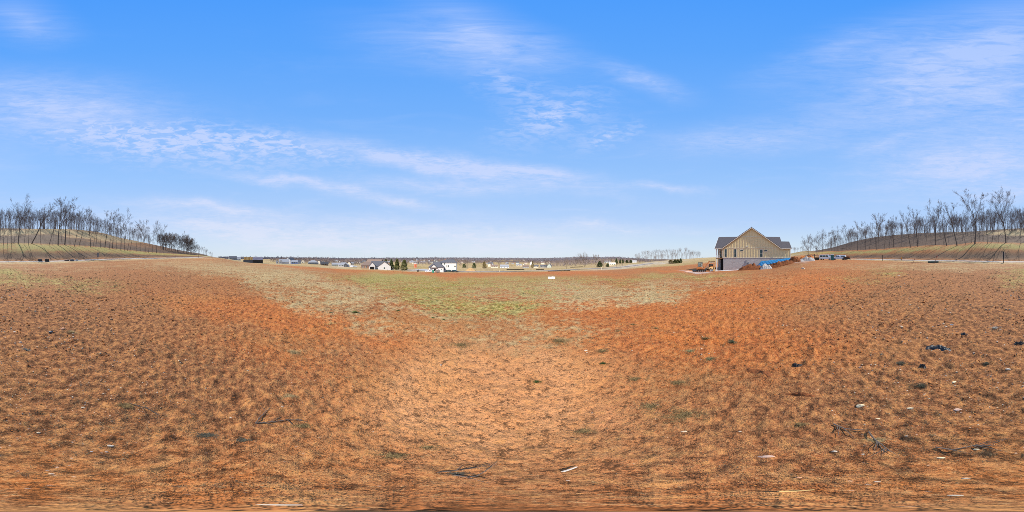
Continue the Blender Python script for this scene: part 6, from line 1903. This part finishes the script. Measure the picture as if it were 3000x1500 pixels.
x, y, r, a = scatter(760000, .9, 34, grass_prob)
c = cover(x, y)
gfr = np.clip(c[0] * 1.5, 0, 1) * np.clip((fbm(x / 1.2, y / 1.2, 77, 3) - .42) * 7, 0, 1)
isg = rg.uniform(0, 1, len(x)) < gfr * .75
n = len(x)
tint = np.where(isg[:, None], np.array([.13, .15, .02]) * rg.uniform(.6, 1.8, (n, 1)) + np.array([.14, .07, .0]) * rg.uniform(0, 1, (n, 1)), np.array([.46, .31, .13]) * rg.uniform(.3, 1.3, (n, 1)))
L = rg.uniform(.02, .065, n) * np.clip(r / 6, .7, 1.5); Wd = rg.uniform(.0006, .0014, n) * np.clip(r / 2.2, 1, 9)
V, F_, cc = blades('', '', x, y, L, Wd, tint, 1.1, rg, .15)
tag(fast_mesh('short_grass', V, F_, m_blade, attr={'tint': cc}), 'short dry and green grass over the clay field', kind='stuff')


# dark little tufts and stubble with shadows, thick on the gravelly ground behind
def tuft_prob(x, y, r, a):
    back = .5 - .5 * np.cos(a)
    cl = fbm(x / .7, y / .7, 301, 3)
    return np.clip(.10 + .9 * back ** 1.5, 0, 1) * np.clip((cl - .44) * 7, 0, 1)


x, y, r, a = scatter(30000, .25, 20, tuft_prob)
n = len(x); per = 11
sz = rg.uniform(.3, 1.1, n) * np.clip(r / 4, .38, 1.8)
xx = np.repeat(x, per) + rg.normal(0, .018, n * per) * np.repeat(sz, per); yy = np.repeat(y, per) + rg.normal(0, .018, n * per) * np.repeat(sz, per)
tb = np.where(rg.uniform(0, 1, (n, 1)) < .45, np.array([.10, .085, .055]), np.where(rg.uniform(0, 1, (n, 1)) < .5, np.array([.30, .21, .11]), np.array([.16, .08, .04])))
tint = np.repeat(tb, per, 0) * rg.uniform(.5, 1.3, (n * per, 1))
L = rg.uniform(.02, .07, n * per) * np.repeat(sz, per); Wd = rg.uniform(.0008, .0022, n * per) * np.clip(np.repeat(r, per) / 2.0, .7, 6)
V, F_, cc = blades('', '', xx, yy, L, Wd, tint, .95, rg)
tag(fast_mesh('dead_stubble', V, F_, m_blade, attr={'tint': cc}), 'dark dead stubble dotted over the stony clay', kind='stuff')


def blob_field(n, r0, r1, fn, smin, smax, flat, tints, m, name, label, sink=.3, dlod=.35):
    x, y, r, a = scatter(n, r0, r1, fn); n = len(x)
    s = (smin + (smax - smin) * rg.uniform(0, 1, n) ** 3.0) * np.clip(r * dlod, .22, 2.0)
    ph = (1 + 5 ** .5) / 2
    ico = np.array([(-1, ph, 0), (1, ph, 0), (-1, -ph, 0), (1, -ph, 0), (0, -1, ph), (0, 1, ph), (0, -1, -ph), (0, 1, -ph), (ph, 0, -1), (ph, 0, 1), (-ph, 0, -1), (-ph, 0, 1)]) / 1.902
    fc = np.array([(0, 11, 5), (0, 5, 1), (0, 1, 7), (0, 7, 10), (0, 10, 11), (1, 5, 9), (5, 11, 4), (11, 10, 2), (10, 7, 6), (7, 1, 8), (3, 9, 4), (3, 4, 2), (3, 2, 6), (3, 6, 8), (3, 8, 9), (4, 9, 5), (2, 4, 11), (6, 2, 10), (8, 6, 7), (9, 8, 1)])
    v = ico[None] * rg.uniform(.72, 1.25, (n, 12, 1)) * s[:, None, None]
    v[..., 1] *= rg.uniform(.55, .95, (n, 1)); v[..., 2] *= flat * rg.uniform(.7, 1.2, (n, 1))
    th = rg.uniform(0, 2 * PI, n)[:, None]
    X = v[..., 0] * np.cos(th) - v[..., 1] * np.sin(th) + x[:, None]; Y = v[..., 0] * np.sin(th) + v[..., 1] * np.cos(th) + y[:, None]
    Z = v[..., 2] + (H(x, y) + s * flat * sink)[:, None]
    V = np.stack([X, Y, Z], -1).reshape(-1, 3)
    F_ = (fc[None] + (np.arange(n) * 12)[:, None, None]).reshape(-1, 3)
    tt = np.array(tints)[rg.integers(0, len(tints), n)] * rg.uniform(.7, 1.25, (n, 1))
    cc = np.repeat(np.concatenate([tt, np.ones((n, 1))], 1), 12, 0)
    return tag(fast_mesh(name, V, F_, m, attr={'tint': cc}), label, kind='stuff')


def peb_prob(x, y, r, a):
    back = np.clip(.5 - .62 * np.cos(a + .25), 0, 1)
    cl = fbm(x / 1.3, y / 1.3, 401, 3)
    return np.clip(.03 + back ** 1.6, 0, 1) * np.clip((cl - .36) * 4, 0, 1)


blob_field(14000, .25, 15, peb_prob, .0035, .022, .55, [(.46, .36, .26), (.45, .27, .16), (.34, .26, .20), (.52, .40, .26), (.32, .17, .10)], m_peb, 'pebbles', 'chert pebbles strewn over the stony clay behind', .3, .4)


def clod_prob(x, y, r, a):
    back = .5 - .5 * np.cos(a)
    cl = fbm(x / .5, y / .5, 501, 3)
    return np.clip(.14 + .8 * back, 0, 1) * np.clip((cl - .40) * 5, 0, 1)


blob_field(30000, .22, 14, clod_prob, .005, .022, .8, [(.36, .115, .028), (.26, .085, .025), (.42, .165, .045), (.20, .07, .025)], m_clod, 'clay_clods', 'crumbs and clods of red clay lying on the ground', .35)


# weed clumps one can point to
def weed(px_, py_, wpx, n, label, col_=(.30, .26, .19), hmul=1.0, flat=1.05, name='dry_weeds', cat='weeds', squash=.5, dark=.15):
    n = int(n * 2.6)
    p, r_ = seen(px_, py_)
    D = wpx * R(.12) * r_ * .5
    rg2 = np.random.default_rng(int(px_))
    ta = rg2.uniform(0, 2 * PI, n); tr = np.abs(rg2.normal(0, .5, n)) * D * (.75 + .35 * np.sin(ta * 3 + px_) + .25 * np.sin(ta * 5 + 2 * px_))
    a = R(AZ(px_)); u = tr * np.cos(ta); v = tr * np.sin(ta) * squash
    x = p.x + u * math.cos(a) + v * math.sin(a); y = p.y - u * math.sin(a) + v * math.cos(a)
    tint = np.array(col_) * rg2.uniform(dark, 1.35, (n, 1))
    L = rg2.uniform(.25, .8, n) * max(D, .08) * .75 * hmul; Wd = rg2.uniform(.0006, .0014, n) * max(1, r_ / 2.2)
    V, F_, cc = blades('', '', x, y, L, Wd, tint, flat, rg2, .45)
    c0 = np.array([p.x, p.y, p.z])
    o = fast_mesh(name, V - c0, F_, m_blade, attr={'tint': cc}); o.location = p
    return tag(o, label, cat)


GR, DG, TN_ = (.27, .175, .072), (.05, .08, .02), (.46, .31, .14)
weed(2000, 1215, 190, 750, 'large mat of grey dry weeds across the lower right of centre', GR, .35, 1.2, squash=.7)
weed(1905, 1190, 110, 320, 'grey weed mat joined to the upper left of the large mat', GR, .5, 1.15, squash=.7)
weed(1985, 1118, 90, 260, 'tangled dry stalks above the large weed mat', GR, .6, 1.1)
weed(1860, 1110, 90, 240, 'thin patch of dry stalks left of the tangled ones', GR, .5, 1.1)
weed(1765, 1030, 60, 160, 'dry weed tuft right of the small white angular stone', GR)
weed(1767, 1067, 34, 130, 'small dark green tuft in the orange clay right of centre', DG, name='green_tuft', cat='grass tuft')
weed(1572, 1117, 34, 110, 'small green tuft on the pale clay in front of the centre', DG, name='green_tuft', cat='grass tuft')
weed(1854, 948, 28, 120, 'small grey tuft left in the row of three orange clay tufts', GR, .9, .9)
weed(1923, 960, 32, 140, 'middle grey tuft of the row on the orange clay', GR, .9, .9)
weed(1812, 970, 32, 100, 'flat thin tuft below the row on the orange clay', GR, .7, 1.1)
weed(2068, 992, 42, 170, 'round grey dry tuft on the orange slope', GR, .9, .85)
weed(2146, 996, 42, 190, 'dark green grey tuft, bushiest on the orange slope', (.16, .18, .10), 1.0, .8)
weed(2022, 1025, 50, 170, 'flat straw tuft below the two bushy tufts', (.36, .31, .14), .7, 1.1)
weed(2080, 1045, 60, 180, 'olive weed streak right of the flat straw tuft', (.26, .22, .10), .7, 1.15)
weed(860, 1030, 70, 260, 'pale straw tuft on the left clay', TN_, .7, 1.05)
weed(845, 1160, 90, 260, 'pale dry grass patch above the long stick', TN_, .5, 1.15)
weed(890, 1245, 90, 260, 'grey grass spray right of the long stick', GR, .7, 1.1)
weed(605, 1272, 90, 330, 'dark spiky dead weed low on the left', (.14, .12, .08), .8, 1.05)
weed(712, 1285, 60, 200, 'dark flat weed right of the spiky dead weed', (.14, .12, .08), .7, 1.15)
weed(1150, 1335, 150, 620, 'wide heap of dead grass stalks low left of centre', GR, .45, 1.2, squash=.55)
weed(1250, 1310, 90, 260, 'tangle of dead stalks right above the wide heap', GR, .6, 1.15)
weed(1340, 1388, 80, 130, 'dark broken stalks below the tangle', (.12, .10, .07), .6, 1.3)
weed(370, 1190, 90, 260, 'grey twiggy weed on the left, above the white stones', GR, .8, 1.05)
weed(78, 1025, 36, 190, 'grey green tuft near the left edge, below the white stone', (.26, .27, .22), .9, .85, name='grass_tuft', cat='grass tuft')
weed(1712, 1262, 80, 200, 'grey grass spray flattened on the pale clay', GR, .8, 1.2)
weed(2640, 1065, 60, 240, 'dark dead weed with curled stalks right of the orange stone', (.13, .11, .07), .8, 1.0)
weed(2700, 1130, 60, 260, 'dark bushy weed in the gravelly ground', (.12, .11, .07), .8, .9)
weed(2890, 1065, 40, 240, 'dark upright tuft at the far right', (.12, .11, .07), 1.0, .75)
weed(2345, 1245, 90, 260, 'grey flat weeds left of the long twig', GR, .5, 1.2)
weed(2570, 1290, 90, 200, 'pale dry spray around the forked twig', TN_, .8, 1.1)
weed(2915, 962, 40, 150, 'whitish dry clump amid the dark tufts on the right', (.55, .50, .40), .8, 1.0)
weed(210, 975, 50, 240, 'pale straw patch right of the orange pink stone', TN_, .6, 1.1)
weed(970, 917, 20, 100, 'dark tuft left of the green patch edge', (.18, .18, .09), .9, .9)
weed(1040, 915, 36, 160, 'first green tuft on the clay edge below the green field', (.10, .15, .04), .9, .9, name='green_tuft', cat='grass tuft')
weed(1165, 910, 20, 120, 'second green tuft on the clay edge', (.12, .15, .05), .9, .9, name='green_tuft', cat='grass tuft')
weed(1268, 932, 14, 80, 'small green tuft nearest below the green field', (.08, .13, .03), .9, .9, name='green_tuft', cat='grass tuft')
weed(1300, 938, 14, 80, 'small green tuft right of the nearest one', (.08, .13, .03), .9, .9, name='green_tuft', cat='grass tuft')
weed(1350, 1010, 120, 420, 'thin grey grass patch on the clay in the middle', GR, .35, 1.2, squash=.6)
weed(1640, 1000, 130, 420, 'faint grey grass patch left of the white angular stone', GR, .35, 1.2, squash=.6)


def twig(label, pts, rad, side=6, name='twig', m=None, seed=0):
    P = []
    for (px_, py_) in pts:
        p, r_ = seen(px_, py_); P.append(p + Vector((0, 0, rad * 1.6 + .006)))
    c = P[0].copy(); rb = random.Random(seed or int(pts[0][0]))
    b = MB(); pts3 = [p - c for p in P]
    b.chain(pts3, [rad * (1 - .6 * k / len(P)) for k in range(len(P))], 6)
    for k in range(side):
        t = rb.uniform(.15, .95) * (len(P) - 1); j = min(int(t), len(P) - 2)
        q = pts3[j].lerp(pts3[j + 1], t - j); d = (pts3[j + 1] - pts3[j]).normalized()
        d2 = (d + Vector((rb.uniform(-1, 1), rb.uniform(-1, 1), rb.uniform(0, .5))) * .9).normalized()
        L = rb.uniform(.04, .16)
        b.chain([q, q + d2 * L * .5, q + (d2 + Vector((0, 0, -.15))) * L], [rad * .5, rad * .35, rad * .15], 4)
    o = b.build(name, m or m_bark); o.location = c
    return tag(o, label, 'twig')


twig('long thin dark stick lying across the left clay', [(748, 1240), (790, 1236), (840, 1231), (885, 1228)], .006, 5)
twig('short branch rising left from the long stick', [(748, 1240), (762, 1222), (780, 1205), (792, 1195)], .004, 4)
twig('forked bare twig on the right, above the little white stone', [(2545, 1268), (2563, 1290), (2585, 1305), (2606, 1322)], .005, 9)
twig('long dark bent twig beside the cream stone', [(2740, 1312), (2790, 1318), (2850, 1308), (2900, 1309)], .006, 8)
twig('short dark branch left of the forked bare twig', [(2442, 1243), (2475, 1257), (2532, 1263)], .007, 3)
twig('thin pale stick low on the left', [(378, 1180), (430, 1195), (470, 1215)], .004, 6)
twig('dark curved stick under the wide grass heap', [(1280, 1384), (1330, 1380), (1392, 1370)], .004, 5)
twig('dark straight stick low in the middle', [(1330, 1392), (1370, 1398), (1400, 1394)], .005, 2)
twig('pale wooden splinter low right of centre', [(1648, 1382), (1670, 1375), (1690, 1367)], .006, 0, m=m_stonew)
twig('yellow wooden splinter at the bottom right', [(2280, 1440), (2330, 1439), (2385, 1435)], .006, 0, m=m_osb)

# crumpled black plastic, dark clods, rut edge
def crumple(label, px_, py_, wpx, hpx, m, name, cat, seed=0, rz=0.0, hh3=.035):
    p, r_ = seen(px_, py_)
    w5 = wpx * R(.12) * r_ ; d5 = hpx * R(.12) * (r_ ** 2 + EYE ** 2) / EYE
    n, mm = 34, 14
    s, t = np.meshgrid(np.linspace(-1, 1, n), np.linspace(-1, 1, mm), indexing='ij')
    edge = np.clip(1 - np.abs(t) ** 2, 0, 1) * np.clip(1 - np.abs(s) ** 3, 0, 1)
    a = F(px_) + rz
    wob = (vnoise(s * 2.5 + 9, s * 0, seed) - .5) * .9
    U = s * w5 / 2; Vv = (t * (.5 + .6 * vnoise(s * 3, s * 0 + 3, seed + 1)) + wob) * d5 / 2
    X = p.x + U * math.cos(a) - Vv * math.sin(a); Y = p.y + U * math.sin(a) + Vv * math.cos(a)
    Z = H(X, Y) - .006 + edge * hh3 * (.4 + 1.4 * vnoise(s * 6, t * 3, seed + 2))
    V = np.stack([X.ravel(), Y.ravel(), Z.ravel()], 1)
    Fc = np.array([[i * mm + j, (i + 1) * mm + j, (i + 1) * mm + j + 1, i * mm + j + 1] for i in range(n - 1) for j in range(mm - 1)])
    o = fast_mesh(name, V - np.array([p.x, p.y, p.z]), Fc, m); o.location = p
    return tag(o, label, cat)


crumple('crumpled strip of shiny black plastic on the right', 2750, 1020, 80, 14, m_black, 'black_plastic', 'plastic scrap', 3, -.12)
crumple('small torn piece of black plastic above and right of the crumpled strip', 2825, 983, 22, 6, m_black, 'black_plastic', 'plastic scrap', 5)
crumple('dark charred lump of bark left of the dark twist of grass', 2336, 1068, 30, 14, mat('charred_bark', (.035, .028, .024), .9), 'charred_bark', 'bark', 7, -.3)
crumple('dark lumpy ridge of turned clay below the olive weed streak', 2345, 1160, 95, 10, m_mound, 'clay_ridge', 'clod ridge', 9, -.2, .03)
crumple('dark earth ridge right of the olive weed streak', 2225, 1090, 90, 16, m_mound, 'clay_ridge', 'clod ridge', 13, -.45, .03)
crumple('small black scrap in the clay at the right, beside the dark bushy weed', 2703, 1073, 22, 9, m_black, 'black_plastic', 'plastic scrap', 15)
crumple('dark scrap at the far right edge under the tufts', 2985, 1008, 34, 10, mat('charred_bark', (.035, .028, .024), .9), 'charred_bark', 'bark', 17, .2)
